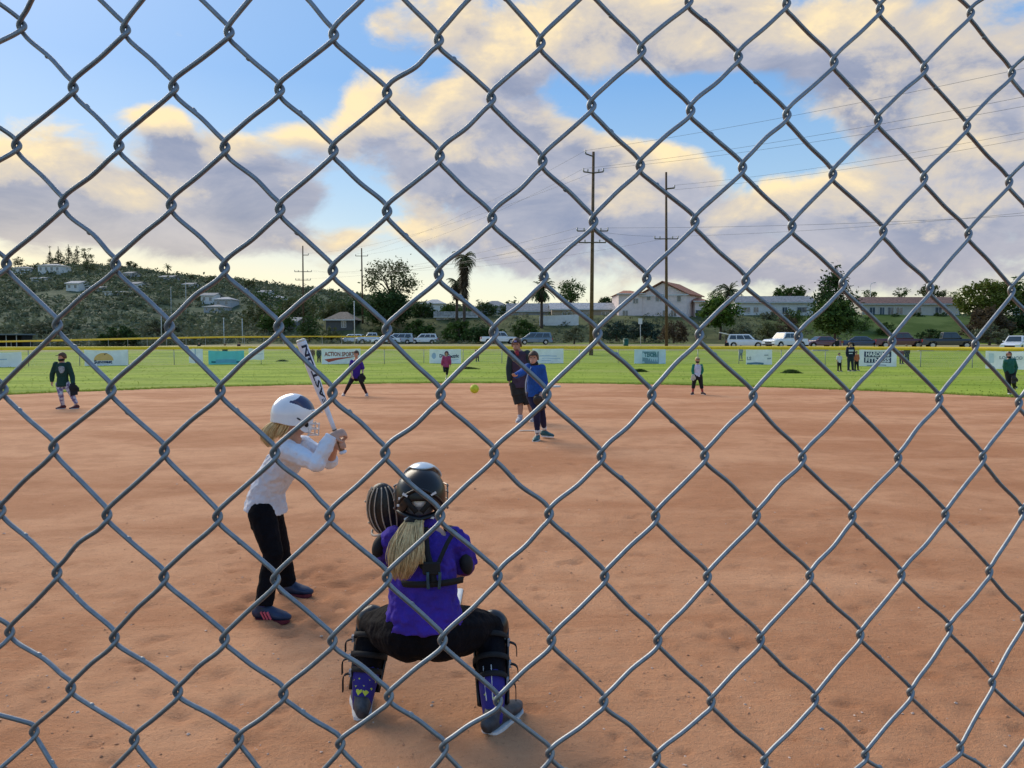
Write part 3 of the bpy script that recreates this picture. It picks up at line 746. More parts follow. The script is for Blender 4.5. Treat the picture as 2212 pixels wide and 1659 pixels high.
car('van', 'silver', (.46, .50, .54), 'silver minivan between the white cars beyond left field', 862, 127, D2(180))
car('suv', 'white', white_, 'white crossover at the right end of the left row', 916, 127, D2(180))
car('pickup', 'white', white_, 'white pickup with dark rear behind the coach', 1078, 118, D2(8))
car('van', 'blue_grey', (.13, .20, .28), 'blue-grey minivan parked right of the coach', 1156, 113, D2(182))
car('suv', 'white', white_, 'white suv with raised tailgate behind the raglan-shirt child', 1610, 96, D2(-14), hatch=True)
car('pickup', 'white', white_, 'white pickup facing left beside the open suv', 1697, 92, D2(208))
car('sedan', 'maroon', (.12, .02, .04), 'maroon sedan right of the white pickup', 1772, 94, D2(192))
car('sedan', 'navy', (.03, .05, .10), 'dark blue sedan in the shade of the round tree', 1866, 95, D2(-28))
car('pickup', 'dark_red', (.10, .012, .022), 'dark red pickup left of the black pickup', 1945, 93, D2(-18))
car('pickup', 'black', (.014, .016, .02), 'black pickup in the right half of the row', 2047, 90, D2(-18))
car('suv', 'white', white_, 'white suv nose-on at the right edge of the car park', 2196, 82, D2(222))
# wheel stops in front of the right-hand row
mstop = mat('concrete_block', (.55, .53, .48), .85, .12, 6)
for i, (px, lab) in enumerate([(1772, 'pale wheel stop in front of the maroon sedan'), (1925, 'pale wheel stop in front of the dark red pickup'), (2000, 'pale wheel stop left of the black pickup'), (2086, 'pale wheel stop at the nose of the black pickup')]):
    p = on_ground(px, 84); mb = MB(); mb.box((0, 0, .09), (1.8, .18, .2), taper=.85); o = mb.build('wheel_stop', mstop); o.location = p; o.rotation_euler = (0, 0, .05 * i)
    tag(o, lab, 'wheel stop', 'wheel stops in the car park')

# ================================================================== UTILITY POLES, WIRES, SIGNS
mwood = mat('pole_wood', (.16, .095, .055), .85, .2, 3, bump=.01); marm = mat('cross_arm', (.13, .10, .08), .85, .2, 3); mins = mat('insulator', (.30, .30, .30), .3, .1, 5); mcable = mat('power_cable', (.10, .10, .11), .6, .1, 2)
TIPS = {}
def utility_pole(key, px, Y, top, arms, label, rad=.19, tilt=0., steel=False):
    """arms: (py, left px extent, right px extent, rise)"""
    p = on_ground(px, Y); tp = U(px + tilt, top, Y); root = empty('utility_pole', p, label, 'utility pole', 'utility poles')
    mb = MB(p); mb.tube([p - Vector((0, 0, .4)), p.lerp(tp, .5), tp], [rad, rad * .82, rad * .62], 12); mb.build('shaft', mwood, root, True)
    tips = []
    for py, lx, rx_, rise in arms:
        f_ = (py - 738) / (top - 738); cx_ = px + tilt * f_; c = U(cx_, py, Y - rad * .95)
        a_, b_ = U(cx_ - lx, py - (rise if lx else 0), Y - rad * .95), U(cx_ + rx_, py - (rise if rx_ else 0), Y - rad * .95)
        mb = MB(p); mb.tube([a_, c, b_], .085, 6, flat=.75); arm = mb.build('cross_arm', marm, root)
        for q in ([a_] if lx else []) + ([b_] if rx_ else []):
            mi = MB(p); mi.tube([q + Vector((0, 0, .02)), q + Vector((0, 0, .12)), q + Vector((0, 0, .16)), q + Vector((0, 0, .32))], [.05, .09, .05, .08], 8)
            io = mi.build('insulator', mins, arm, True); tips.append(q + Vector((0, 0, .3)))
        if lx and rx_ and abs(lx) > 15:
            for k in (-.5, .5):
                q = c.lerp(a_ if k < 0 else b_, .55); mi = MB(p); mi.tube([q, q + Vector((0, 0, .28))], [.05, .07], 6); mi.build('insulator', mins, arm)
    TIPS[key] = tips; return root
utility_pole('A', 1277, 76, 328, [(338, 17, 0, 6), (374, 21, 22, 3), (499, 33, 33, 0), (524, 29, 29, 0)], 'tall brown utility pole nearest, left of the two-storey house', .21, 5)
utility_pole('B', 1440, 88, 372, [(408, 0, 18, 2), (516, 25, 25, 0)], 'thinner utility pole standing in front of the two-storey house', .19, -1)
utility_pole('C', 656, 152, 531, [(551, 0, 12, 0), (587, 18, 18, 0), (605, 16, 16, 0)], 'far utility pole with three arms, left of the bat', .19, -2)
utility_pole('D', 784, 150, 536, [(553, 13, 13, 0)], 'far utility pole just left of the big feathery tree', .19, -3)
# the line runs on to a pole beyond the right edge of the picture
q = U(2560, 738, 46); q.z = 0
wires = empty('power_lines', (U(1281, 500, 76).x, 76, 12), 'thin overhead power lines sweeping from the poles to the upper right', 'power line')
def cable(a, b, sag, r=.011):
    pts = [a.lerp(b, i / 28) - Vector((0, 0, sag * 4 * (i / 28) * (1 - i / 28))) for i in range(29)]
    mb = MB(wires.location); mb.tube(pts, r, 4); mb.build('cable', mcable, wires)
TA, TB, TC, TD = TIPS['A'], TIPS['B'], TIPS['C'], TIPS['D']
R_ = lambda px, py, Y: U(px, py, Y)
cable(TA[0], R_(2600, 60, 46), .5); cable(TA[1], R_(2600, 128, 46), .6); cable(TA[2], R_(2620, 150, 46), .6)
cable(TB[0], R_(2600, 205, 52), .7); cable(TB[0] - Vector((0, 0, .5)), R_(2600, 222, 52), .7)
cable(TA[4], R_(2600, 442, 52), .4); cable(TB[2], R_(2600, 418, 52), .5); cable(TB[1], TA[3], .2)
for i, tgt in enumerate((TD[0], TD[1], TC[0], TC[1], TC[2])):
    cable((TA[0], TA[1], TA[2], TA[3], TA[4])[i], tgt, 1.2 + .2 * i)
cable(TA[5], TC[3], 1.0); cable(TA[6], TD[1] - Vector((0, 0, 2)), 1.2); cable(TB[2], TD[0] - Vector((0, 0, 3)), 1.4)
mlight = mat('pale_steel', (.62, .64, .64), .5, .1, 4)
def thin_pole(px, Y, top, label, r=.07, base=None, name='flag_pole', cat='pole', extra=None):
    p = on_ground(px, Y) if base is None else U(px, base, Y); tp = U(px - 1, top, Y); root = empty(name, p, label, cat)
    mb = MB(p); mb.tube([p - Vector((0, 0, .2)), tp], [r, r * .7], 8); mb.build('shaft', mlight, root, True)
    mb = MB(p); mb.ell(tp, (r * 1.5, r * 1.5, r * 1.5), nu=8, nv=6); mb.build('finial', mlight, root, True); return root, p, tp
thin_pole(766, 118, 652, 'slim pale pole above the white cars at left', .08)
for px, top, base, lab in [(484, 688, 731, 'pale backstop post in front of the dark brush'), (524, 690, 731, 'pale backstop post right of its twin'), (349, 668, 725, 'slim pale post in the brush at left'), (402, 610, 668, 'slim pale pole half way up the hill'), (370, 622, 690, 'pale pole on the lower hill slope')]:
    thin_pole(px, 130 if base > 700 else 230, top, lab, .09, base + 8, 'backstop_post' if base > 700 else 'light_pole')
r_, p, tp = thin_pole(1384, 108, 690, 'slim pole with a small pale sign before the blue-green bush', .05, name='sign_post', cat='sign')
mb = MB(p); mb.box(tp + Vector((0, -.08, -.25)), (.55, .04, .8)); mb.build('sign_plate', mat('pale_sign', (.62, .66, .68), .5, .08, 3), r_)
r_, p, tp = thin_pole(1881, 172, 618, 'street lamp above the left end of the red-brown roof', .06, 690, name='street_lamp', cat='street lamp')
mb = MB(p); mb.tube(catmull([tp, tp + Vector((.2, 0, .5)), tp + Vector((.7, 0, .75))], 5), .05, 6); mb.build('lamp_arm', mlight, r_, True)
mb = MB(p); mb.ell(tp + Vector((.95, 0, .75)), (.3, .12, .08), nu=8, nv=5); mb.build('lamp_head', mlight, r_, True)
p = on_ground(1352, 100); can = empty('trash_can', p, 'dark green trash can beyond the outfield fence', 'trash can')
mg = mat('green_plastic', (.01, .10, .06), .5, .1, 4)
mb = MB(); mb.tube([(0, 0, 0), (0, 0, .1), (0, 0, .95)], [.30, .32, .36], 14); mb.build('barrel', mg, can, True)
mb = MB(); mb.tube([(0, 0, .95), (0, 0, 1.0), (0, 0, 1.12)], [.40, .40, .2], 14); mb.build('lid', mg, can)
# dugout at the left edge
p = on_ground(10, 128); p.x = U(-20, 738, 128).x; dug = empty('dugout', p, 'dark dugout with grey roof at the left edge', 'dugout')
w0, w1 = U(-120, 738, 128).x - p.x, U(57, 738, 128).x - p.x; wd = w1 - w0; cxx = (w0 + w1) / 2
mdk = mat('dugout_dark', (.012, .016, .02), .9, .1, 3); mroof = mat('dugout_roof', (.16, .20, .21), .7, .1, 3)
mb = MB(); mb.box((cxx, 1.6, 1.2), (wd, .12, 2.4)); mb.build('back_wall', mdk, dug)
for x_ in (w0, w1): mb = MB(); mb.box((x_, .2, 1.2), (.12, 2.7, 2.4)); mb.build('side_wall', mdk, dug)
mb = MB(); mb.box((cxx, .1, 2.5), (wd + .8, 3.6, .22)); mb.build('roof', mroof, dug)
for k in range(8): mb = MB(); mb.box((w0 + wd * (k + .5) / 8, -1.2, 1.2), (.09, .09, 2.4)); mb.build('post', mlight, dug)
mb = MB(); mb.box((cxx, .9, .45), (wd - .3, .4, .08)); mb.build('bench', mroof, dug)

# ================================================================== HOUSES
mwin = mat('window_glass', (.10, .14, .18), .12, .2, 1, spec=.8); mfrm = mat('window_frame', (.66, .66, .64), .6, .06, 4)
def house(name, label, px0, px1, base, eave, ridge, Y, wall, roof, kind='gable', wins=(), depth=8., yaw=0., zoff=0., group='houses beyond the car park', chimney=False, gable_front=False, tiles=False):
    a, b = U(px0, base, Y), U(px1, base, Y); z0 = a.z - .6; c = (a + b) / 2; c.z = z0; Wd = (b - a).length; s_ = Y / F
    h = U(px0, eave, Y).z - z0; rh = max(.25, U(px0, ridge, Y).z - U(px0, eave, Y).z)
    root = empty(name, c, label, 'house', group, yaw)
    mb = MB(); mb.box((0, depth / 2, h / 2 - .6), (Wd, depth, h + 1.2)); mb.build('wall', wall, root)
    ov = .45; x0, x1, y0, y1 = -Wd / 2 - ov, Wd / 2 + ov, -ov, depth + ov
    if gable_front:
        poly = [(x0, y0, h - .1), (x1, y0, h - .1), (0, y0, h + rh)]
        mb = MB(); mb.prism([(-Wd / 2, 0, h), (Wd / 2, 0, h), (0, 0, h + rh * .93)], (0, .05, 0), (0, depth - .05, 0)); mb.build('gable_wall', wall, root, recalc=True)
        for sgn in (-1, 1):
            e, r0 = Vector((sgn * (Wd / 2 + ov), y0, h - .12)), Vector((0, y0, h + rh))
            mb = MB(); mb.prism([e, r0, r0 + Vector((0, 0, .2)), e + Vector((0, 0, .2))], (0, 0, 0), (0, y1 - y0, 0)); ro = mb.build('roof', roof, root, recalc=True)
    elif kind == 'hip':
        k = min(depth / 2, Wd / 2) * .9
        vs = [(x0, y0, h - .08), (x1, y0, h - .08), (x1, y1, h - .08), (x0, y1, h - .08), (x0 + k, depth / 2, h + rh), (x1 - k, depth / 2, h + rh)]
        mb = MB(); mb.add(vs, [(3, 2, 1, 0), (0, 1, 5, 4), (1, 2, 5), (2, 3, 4, 5), (3, 0, 4)]); mb.build('roof', roof, root, recalc=True)
    elif kind == 'flat':
        mb = MB(); mb.box((0, depth / 2, h + rh / 2), (Wd + 2 * ov, depth + 2 * ov, rh)); mb.build('roof', roof, root)
    else:
        mb = MB(); mb.prism([(x0 + ov, 0, h), (x0 + ov, depth, h), (x0 + ov, depth / 2, h + rh * .95)], (.02, 0, 0), (Wd - .02, 0, 0)); mb.build('gable_wall', wall, root, recalc=True)
        for yy, sgn in ((y0, 1), (y1, -1)):
            e, r0 = Vector((x0, yy, h - .12)), Vector((x0, depth / 2, h + rh))
            mb = MB(); mb.prism([e, r0, r0 + Vector((0, 0, .18)), e + Vector((0, 0, .18))], (0, 0, 0), (x1 - x0, 0, 0)); mb.build('roof', roof, root, recalc=True)
    mb = MB(); mb.box((0, y0 - .03, h - .1), (Wd + 2 * ov, .06, .2)); mb.build('fascia', mfrm, root)
    for wi in wins:
        nm = wi[4] if len(wi) > 4 else 'window'
        wa, wb_ = U(wi[0], wi[3], Y), U(wi[1], wi[2], Y); ww, wh = wb_.x - wa.x, wb_.z - wa.z
        cx_, cz_ = (wa.x + wb_.x) / 2 - c.x, (wa.z + wb_.z) / 2 - z0
        mb = MB(); mb.box((cx_, -.03, cz_), (ww + .16, .1, wh + .16)); f_ = mb.build(nm, mfrm, root)
        mb = MB(); mb.box((cx_, -.06, cz_), (ww, .07, wh)); mb.build('pane' if nm == 'window' else 'panel', mwin if nm != 'garage_door' else mat('garage_dark', (.05, .06, .07), .6, .1, 3), f_)
        if nm == 'window' and ww > .8:
            mb = MB(); mb.box((cx_, -.085, cz_), (.06, .04, wh)); mb.build('mullion', mfrm, f_)
    if chimney: mb = MB(); mb.box((Wd * .25, depth * .55, h + rh + .3), (.8, .8, 1.4)); mb.build('chimney', wall, root)
    return root
def wallm(n, c): return mat('stucco_' + n, c, .9, .06, 1.2, bump=.01, bscale=30)
def roofm(n, c): return mat('roof_' + n, c, .85, .22, 2.5, bump=.05, bscale=9)
pink = wallm('pink', (.84, .70, .66)); cream = wallm('cream', (.60, .57, .50)); wht = wallm('white', (.72, .72, .70)); gry = wallm('grey', (.42, .43, .44)); tan = wallm('tan', (.42, .34, .26)); dark = wallm('dark', (.10, .10, .10))
red = roofm('red_tile', (.46, .18, .10)); rbr = roofm('red_brown', (.24, .13, .10)); gray = roofm('grey', (.26, .28, .30)); lgr = roofm('light_grey', (.48, .49, .50)); brnr = roofm('brown', (.20, .17, .14))
# the two-storey pink house: gabled front block and lower wings
house('two_storey_house', 'pale pink two-storey house with red tiled gable roof', 1378, 1484, 688, 637, 609, 150, pink, red, gable_front=True, depth=10, yaw=math.radians(-30), wins=[(1464, 1472, 640, 652), (1416, 1424, 636, 650), (1426, 1434, 636, 650), (1432, 1440, 671, 684), (1450, 1462, 671, 684), (1396, 1404, 640, 647)])
house('house_wing', 'low pink wing with flat-pitched red roof left of the gable', 1336, 1387, 688, 634, 624, 152, pink, red, 'hip', depth=10, wins=[(1345, 1356, 671, 682), (1368, 1378, 645, 655)], group='wings of the pink house')
house('house_wing', 'pink wing with dark garage door right of the gable', 1501, 1528, 688, 650, 640, 149, pink, red, 'hip', depth=9, wins=[(1503, 1522, 670, 688, 'garage_door')], group='wings of the pink house')
house('ranch_house', 'grey-roofed pale ranch house between the round trees', 1590, 1760, 682, 653, 639, 152, wht, gray, wins=[(1606, 1620, 664, 674), (1628, 1638, 664, 674), (1722, 1742, 664, 674), (1690, 1700, 664, 676)])
house('ranch_house', 'long ranch house with red-brown roof on the right slope', 1862, 2072, 684, 656, 641, 154, cream, rbr, wins=[(1878, 1890, 664, 680), (1900, 1910, 664, 680), (1918, 1930, 664, 680), (1936, 1950, 664, 678), (1975, 1990, 664, 676), (2020, 2034, 664, 676)])
house('ranch_house', 'grey-roofed house cut by the right edge', 2188, 2290, 688, 650, 636, 150, wht, gray, wins=[(2210, 2225, 660, 674)])
house('low_house', 'house with tan patio roof left of the tall pole', 1192, 1330, 694, 668, 654, 156, tan, lgr, 'gable', wins=[(1215, 1235, 674, 686), (1260, 1275, 674, 686), (1300, 1316, 674, 688)])
house('low_house', 'grey low house left of the single palm', 1098, 1185, 690, 672, 655, 160, gry, gray, wins=[(1120, 1135, 676, 684)])
house('low_house', 'low house with pale flat roof behind the green shrubs', 942, 1028, 700, 684, 673, 150, gry, lgr, 'flat', wins=[(960, 975, 687, 695)])
house('low_house', 'small brown-roofed house with white end wall above the cars', 704, 762, 710, 690, 672, 146, dark, brnr, 'hip', wins=[(738, 747, 694, 707)])
house('low_house', 'grey shed roof left of the round dark bush', 598, 640, 712, 694, 686, 150, gry, gray, wins=[(610, 622, 698, 706)])
house('low_house', 'distant pale house right of the tall palm', 1040, 1096, 676, 660, 648, 190, gry, gray, 'hip', wins=[(1060, 1070, 662, 670)])
house('low_house', 'distant white house behind the feathery tree', 912, 960, 676, 655, 645, 200, wht, lgr, 'hip', wins=[(925, 935, 660, 668)])
# white garden wall below the houses
a, b = U(1165, 708, 140), U(1250, 690, 140); mb = MB(); o_ = Vector((a.x, 140, a.z - 1))
mb.prism([(0, 0, 0), (b.x - a.x, 0, b.z - a.z), (b.x - a.x, 0, b.z - a.z + 1.9), (0, 0, 3.1)], (0, 0, 0), (0, .3, 0)); o = mb.build('garden_wall', wht, recalc=True); o.location = o_; tag(o, 'sloping white garden wall below the tan patio roof', 'wall')
# houses on the hill
def hill_y(px, py):
    lo, hi = 175., HY
    d = ray(px, py)
    for i in range(400):
        y = 175 + i * (HY - 175) / 400; p = U(px, py, y)
        if hz(p.x, y) >= p.z: return y
    return HY
HILLH = [(26, 63, 590, 578, 574, 'white house at the left end of the hilltop', wht, gray), (82, 130, 590, 573, 568, 'large white hilltop house left of the conifers', wht, lgr), (68, 90, 606, 601, 598, 'small white-roofed house below the large hilltop house', wht, lgr),
 (143, 170, 627, 612, 606, 'white house half way down the hill below the conifers', wht, lgr), (206, 218, 627, 621, 618, 'small white house right of the half-way house', wht, gray), (225, 284, 637, 630, 627, 'long low white house on the mid slope', wht, lgr),
 (279, 297, 624, 613, 608, 'narrow white house above the long low one', wht, gray), (268, 284, 600, 590, 586, 'small pale house just under the ridge', gry, gray), (434, 462, 655, 638, 632, 'pale house in the cluster on the lower ridge', wht, gray), (463, 498, 664, 646, 640, 'grey-roofed house at the right of the ridge cluster', gry, lgr),
 (440, 480, 674, 662, 657, 'lower pale house of the ridge cluster', gry, gray), (558, 580, 640, 631, 626, 'pale house on the falling ridge', wht, gray), (570, 613, 652, 643, 637, 'long pale house low on the falling ridge', wht, lgr), (345, 372, 606, 598, 594, 'small grey house under the lone ridge palm', gry, gray), (395, 416, 622, 614, 610, 'small pale house on the upper right slope', wht, gray)]
for x0, x1, bs, ev, rd, lab, wm_, rm_ in HILLH:
    y = hill_y((x0 + x1) / 2, bs) - 2; n_ = max(1, int((x1 - x0) / 12))
    wins = [(x0 + (k + .3) * (x1 - x0) / n_, x0 + (k + .65) * (x1 - x0) / n_, ev + (bs - ev) * .25, ev + (bs - ev) * .65) for k in range(n_)]
    house('hillside_house', lab, x0, x1, bs, ev, rd, y, wm_, rm_, 'hip' if (x1 - x0) > 30 else 'gable', wins, 9, 0, group='houses on the hill')

# ================================================================== TREES AND SHRUBS
def leafm(n, c, c2, trans=.2): return mat('leaf_' + n, c, .75, .2, .5, island=.75, c2=c2, trans=trans, spec=.2)
LM = {'mid': leafm('mid', (.085, .145, .03), (.03, .06, .012)), 'dark': leafm('dark', (.06, .11, .03), (.022, .045, .014)), 'olive': leafm('olive', (.14, .155, .06), (.06, .075, .03)), 'yel': leafm('yellow_green', (.17, .20, .035), (.06, .085, .015)),
 'blue': leafm('blue_green', (.06, .10, .075), (.025, .045, .035)), 'brown': leafm('brown', (.13, .095, .055), (.055, .04, .024)), 'grey': leafm('grey_green', (.17, .19, .11), (.085, .10, .06)), 'scrub': leafm('scrub', (.15, .175, .098), (.075, .098, .058)), 'bright': leafm('bright', (.12, .20, .03), (.045, .08, .012))}
mbark = mat('bark', (.11, .08, .06), .95, .2, 4, bump=.03)
RT = random.Random(23)
def leaf_quads(vs, fs, c, n, spread, size, flat=1.):
    for _ in range(n):
        p = c + Vector((RT.gauss(0, spread), RT.gauss(0, spread), RT.gauss(0, spread * flat)))
        a, b = Vector((RT.gauss(0, 1), RT.gauss(0, 1), RT.gauss(0, .7))).normalized() * size * RT.uniform(.5, 1.2), Vector((RT.gauss(0, 1), RT.gauss(0, 1), RT.gauss(0, 1))).normalized() * size * RT.uniform(.3, .8)
        k = len(vs); vs += [p - a, p - b * .6, p + a, p + b]; fs.append((k, k + 1, k + 2, k + 3))
def tree(label, px0, px1, top, bot, base, Y, lm, n=60, per=26, name='tree', holes=.0, group='trees beyond the field', shape='round', size=1., ground=None):
    """crown spans px0..px1, top..bot; trunk runs down to base"""
    s_ = Y / F; W2 = (px1 - px0) / 2 * s_; ct = U((px0 + px1) / 2, (top + bot) / 2, Y); Hh = (bot - top) / 2 * s_
    p = U((px0 + px1) / 2, base, Y); root = empty(name, p, label, 'shrub' if name == 'shrub' else 'tree', group)
    vs, fs, tips = [], [], []; lsz = min(.42, max(.10, W2 * .11)) * size; dmax = min(W2, 4.5)
    for i in range(n):
        for _ in range(30):
            u, v, t = RT.uniform(-1, 1), RT.uniform(-1, 1), RT.uniform(-1, 1)
            if shape == 'cone': ok = math.hypot(u, v) < (1 - t) / 2 * 1.0 + .05 and RT.random() < .9
            elif shape == 'dome': ok = u * u + v * v + (max(0, t * .5 + .5)) ** 2 < 1
            else: ok = .18 < u * u + v * v + t * t < 1
            if ok and noise.noise((u * 1.7 + px0, v * 1.7, t * 1.7)) > holes - .35: break
        c = ct + Vector((u * W2 * .9, v * dmax * .8, t * Hh * .9)); tips.append(c)
        leaf_quads(vs, fs, c, per, min(W2, Hh) * .16, lsz, .75)
    MB(p).add(vs, fs).build('crown' if name != 'shrub' else 'foliage', LM[lm], root)
    mb = MB(p); tr = min(.35, max(.05, W2 * .07)); th = ct - Vector((0, 0, Hh * (.5 if shape != 'cone' else -.7)))
    mb.tube(catmull([p - Vector((0, 0, .4)), p.lerp(th, .5) + Vector((tr * .6, 0, 0)), th], 4), [tr * (1 - .05 * i) for i in range(9)], 7)
    for c in tips[::max(1, n // 12)]: mb.tube(catmull([p.lerp(th, .75), th.lerp(c, .5) + Vector((0, 0, Hh * .08)), c], 3), [tr * .45, tr * .4, tr * .35, tr * .3, tr * .25, tr * .18, tr * .1], 5)
    mb.build('trunk' if name != 'shrub' else 'stem', mbark, root, True); return root
def palm(label, px, top, skirt, base, Y, rad, n=44, lm='olive', droop=1., skirt_r=.55, name='palm_tree', lean=0.):
    p = U(px + lean, base, Y); hd = U(px, top + rad * F / Y * .55, Y); root = empty(name, p, label, 'palm tree', 'palm trees'); mb = MB(p)
    mb.tube(catmull([p - Vector((0, 0, .4)), p.lerp(hd, .5), hd], 4), [.30 - .012 * i for i in range(9)], 8); mb.build('trunk', mbark, root, True)
    vs, fs = [], []
    for i in range(n):
        a = RT.uniform(0, 6.28); e = RT.uniform(-.5, 1.25); L = rad * RT.uniform(.75, 1.1); d0 = Vector((math.cos(a) * math.cos(e), math.sin(a) * math.cos(e), math.sin(e)))
        q = hd.copy(); side = Vector((-math.sin(a), math.cos(a), 0)); d_ = d0.copy()
        for k in range(7):
            d_ = (d_ - Vector((0, 0, .16 * droop))).normalized(); q2 = q + d_ * L / 7
            for sg in (-1, 1):
                tipp = q2 + side * sg * L * .20 * (1 - (k / 7) ** 2 * .6) - Vector((0, 0, L * .10)) + d_ * L * .08
                b = len(vs); vs += [q, q2, tipp]; fs.append((b, b + 1, b + 2))
            q = q2
    MB(p).add(vs, fs).build('crown', LM[lm], root)
    if skirt:
        vs, fs = [], []; zs = U(px, skirt, Y).z
        for i in range(520):
            a = RT.uniform(0, 6.28); t_ = RT.random(); z = hd.z + (zs - hd.z) * t_; r1 = rad * skirt_r * (1 - .45 * t_) * RT.uniform(.6, 1.05); b = len(vs)
            c = Vector((hd.x + math.cos(a) * .2, hd.y + math.sin(a) * .2, z)); e_ = Vector((hd.x + math.cos(a) * r1, hd.y + math.sin(a) * r1, z - rad * .45)); s2 = Vector((-math.sin(a), math.cos(a), 0)) * .20
            vs += [c - s2, c + s2, e_]; fs.append((b, b + 1, b + 2))
        MB(p).add(vs, fs).build('dead_fronds', LM['brown'], root)
    return root
tree('tall feathery tree with airy crown and bare limbs showing', 784, 912, 554, 650, 712, 150, 'olive', 120, 20, holes=.30, size=.8)
tree('dense dark tree under the feathery tree', 784, 890, 626, 712, 726, 146, 'dark', 110, 30)
palm('tall palm with shaggy skirt right of the feathery tree', 1003, 541, 640, 716, 140, 2.5, 60, droop=1.5, skirt_r=.80)
palm('shorter shaggy palm leaning against the tall palm', 987, 596, 640, 712, 143, 2.1, 44, droop=1.4, skirt_r=.85)
palm('slim dark palm left of the tall nearest pole', 1170, 604, 640, 708, 138, 2.9, 40, 'dark')
palm('palm crown behind the round tree right of the pink house', 1576, 610, 650, 690, 162, 3.0, 40, 'olive', name='palm_tree')
tree('bushy tree between the slim palm and the tall pole', 1206, 1262, 600, 662, 690, 168, 'mid', 60, 30)
tree('round bright tree in front of the right wing of the pink house', 1510, 1600, 642, 708, 730, 128, 'bright', 90, 34)
tree('dark tree top behind the right wing of the pink house', 1530, 1568, 622, 655, 690, 170, 'dark', 36, 24)
tree('rounded tree behind the grey ranch roof', 1666, 1748, 617, 650, 690, 172, 'mid', 60, 26)
tree('tall dark conifer with ragged tiered branches', 1752, 1856, 557, 672, 712, 140, 'dark', 80, 30, shape='cone', holes=.1)
tree('broad dark green tree behind the navy sedan', 1752, 1852, 646, 728, 736, 112, 'mid', 110, 36)
tree('yellow-green tree at the right edge', 2062, 2200, 604, 690, 714, 132, 'yel', 110, 34)
tree('pale feathery tree top at the far right edge', 2150, 2260, 598, 660, 700, 140, 'mid', 70, 30)
tree('tall bushy tree behind the red-brown ranch roof', 1985, 2045, 612, 656, 690, 178, 'olive', 50, 24)
tree('low wide tree above the red-brown ranch roof', 2050, 2075, 628, 650, 680, 175, 'mid', 24, 22)
tree('small tree poking above the red-brown ranch roof', 1925, 1965, 620, 646, 680, 175, 'mid', 26, 18, holes=.25)
tree('thin twiggy tree left of the street lamp', 1858, 1900, 624, 648, 680, 175, 'mid', 22, 18, holes=.25)
SHR = [('round dark green bush above the far yellow rail, left of the bat', 638, 698, 678, 732, 118, 'dark', 60), ('dark bush in front of the left hill', 209, 304, 704, 742, 140, 'dark', 70),
 ('green shrub behind the white cars', 868, 944, 690, 726, 138, 'mid', 60), ('green shrub below the low flat-roofed house', 946, 1040, 692, 736, 134, 'mid', 70), ('dark shrub left of the white pickup behind the coach', 1000, 1100, 700, 738, 128, 'dark', 60),
 ('green shrub above the blue-grey minivan', 1098, 1168, 690, 728, 130, 'mid', 56), ('blue-green bush between the two near poles', 1296, 1366, 690, 732, 122, 'blue', 60), ('blue-green bush right of the small sign', 1352, 1432, 686, 732, 124, 'blue', 60),
 ('dark reddish round bush beside the thinner pole', 1420, 1490, 690, 736, 112, 'brown', 60), ('brownish bush behind the white pickup', 1672, 1732, 676, 726, 122, 'brown', 50), ('green shrub left of the brownish bush', 1690, 1740, 662, 700, 132, 'mid', 40), ('low green shrub behind the open suv', 1560, 1640, 700, 738, 118, 'grey', 50), ('dark brown-green bush at the right behind the cars', 2078, 2190, 664, 722, 126, 'brown', 80),
 ('dark green bush at the far right edge', 2150, 2280, 660, 722, 128, 'dark', 70), ('grey-green shrub behind the black pickup', 2094, 2180, 700, 742, 108, 'grey', 50), ('olive shrub above the silver minivan', 790, 872, 700, 730, 138, 'olive', 50), ('olive shrub left of the white cars', 690, 742, 706, 736, 134, 'olive', 44), ('shrub before the red-brown ranch house', 1960, 2000, 674, 690, 150, 'dark', 30), ('second shrub before the red-brown ranch house', 2008, 2050, 672, 690, 150, 'dark', 30), ('low shrub at the left end of the red-brown ranch house', 1918, 1950, 676, 692, 150, 'dark', 24), ('olive shrub on the bank right of the open suv', 1630, 1690, 690, 736, 116, 'olive', 50), ('round shrub on the green bank above the dark red pickup', 1890, 1940, 694, 722, 132, 'mid', 36), ('low dark shrub at the foot of the right-hand bank', 1975, 2040, 706, 736, 120, 'dark', 40), ('bushy shrub at the left of the green bank', 1846, 1886, 680, 716, 136, 'bright', 36), ('grey-green shrub between the grey ranch house and the bank', 1640, 1680, 668, 692, 146, 'grey', 30), ('pale shrub on the bank left of the tall pole', 1210, 1270, 706, 738, 118, 'grey', 40)]
for lab, x0, x1, tp_, bt, Y, lm, n in SHR: tree(lab, x0, x1, tp_, bt, bt, Y, lm, n, 30, 'shrub', shape='dome', group='shrubs along the bank', size=.9)
for lab, x0, x1, tp_, bt, bs, Y, lm in [('olive tree left of the small brown-roofed house', 690, 760, 652, 704, 716, 158, 'olive'), ('dark tree between the far pole and the feathery tree', 745, 800, 640, 700, 716, 160, 'dark'), ('broad olive tree right of the hill foot', 600, 690, 640, 700, 716, 170, 'olive'), ('dark tree right of the feathery tree', 884, 950, 650, 702, 716, 156, 'dark'), ('mid-green tree below the tall palm', 940, 1000, 656, 700, 716, 158, 'mid'),
 ('dark tree right of the tall palm', 1022, 1076, 650, 704, 716, 152, 'dark'), ('bushy dark tree left of the slim palm', 1076, 1130, 652, 700, 716, 165, 'dark'), ('olive tree on the bank at far left', 520, 600, 655, 715, 730, 165, 'olive'), ('grey-green tree behind the dark left bush', 300, 400, 680, 735, 742, 158, 'grey'), ('olive tree behind the dugout', 40, 150, 690, 738, 742, 158, 'grey'), ('mid-green tree left of the round dark bush', 560, 640, 672, 730, 738, 150, 'mid'), ('dark tree behind the tan patio roof', 1290, 1340, 640, 668, 690, 180, 'dark')]:
    tree(lab, x0, x1, tp_, bt, bs, Y, lm, 70, 28)
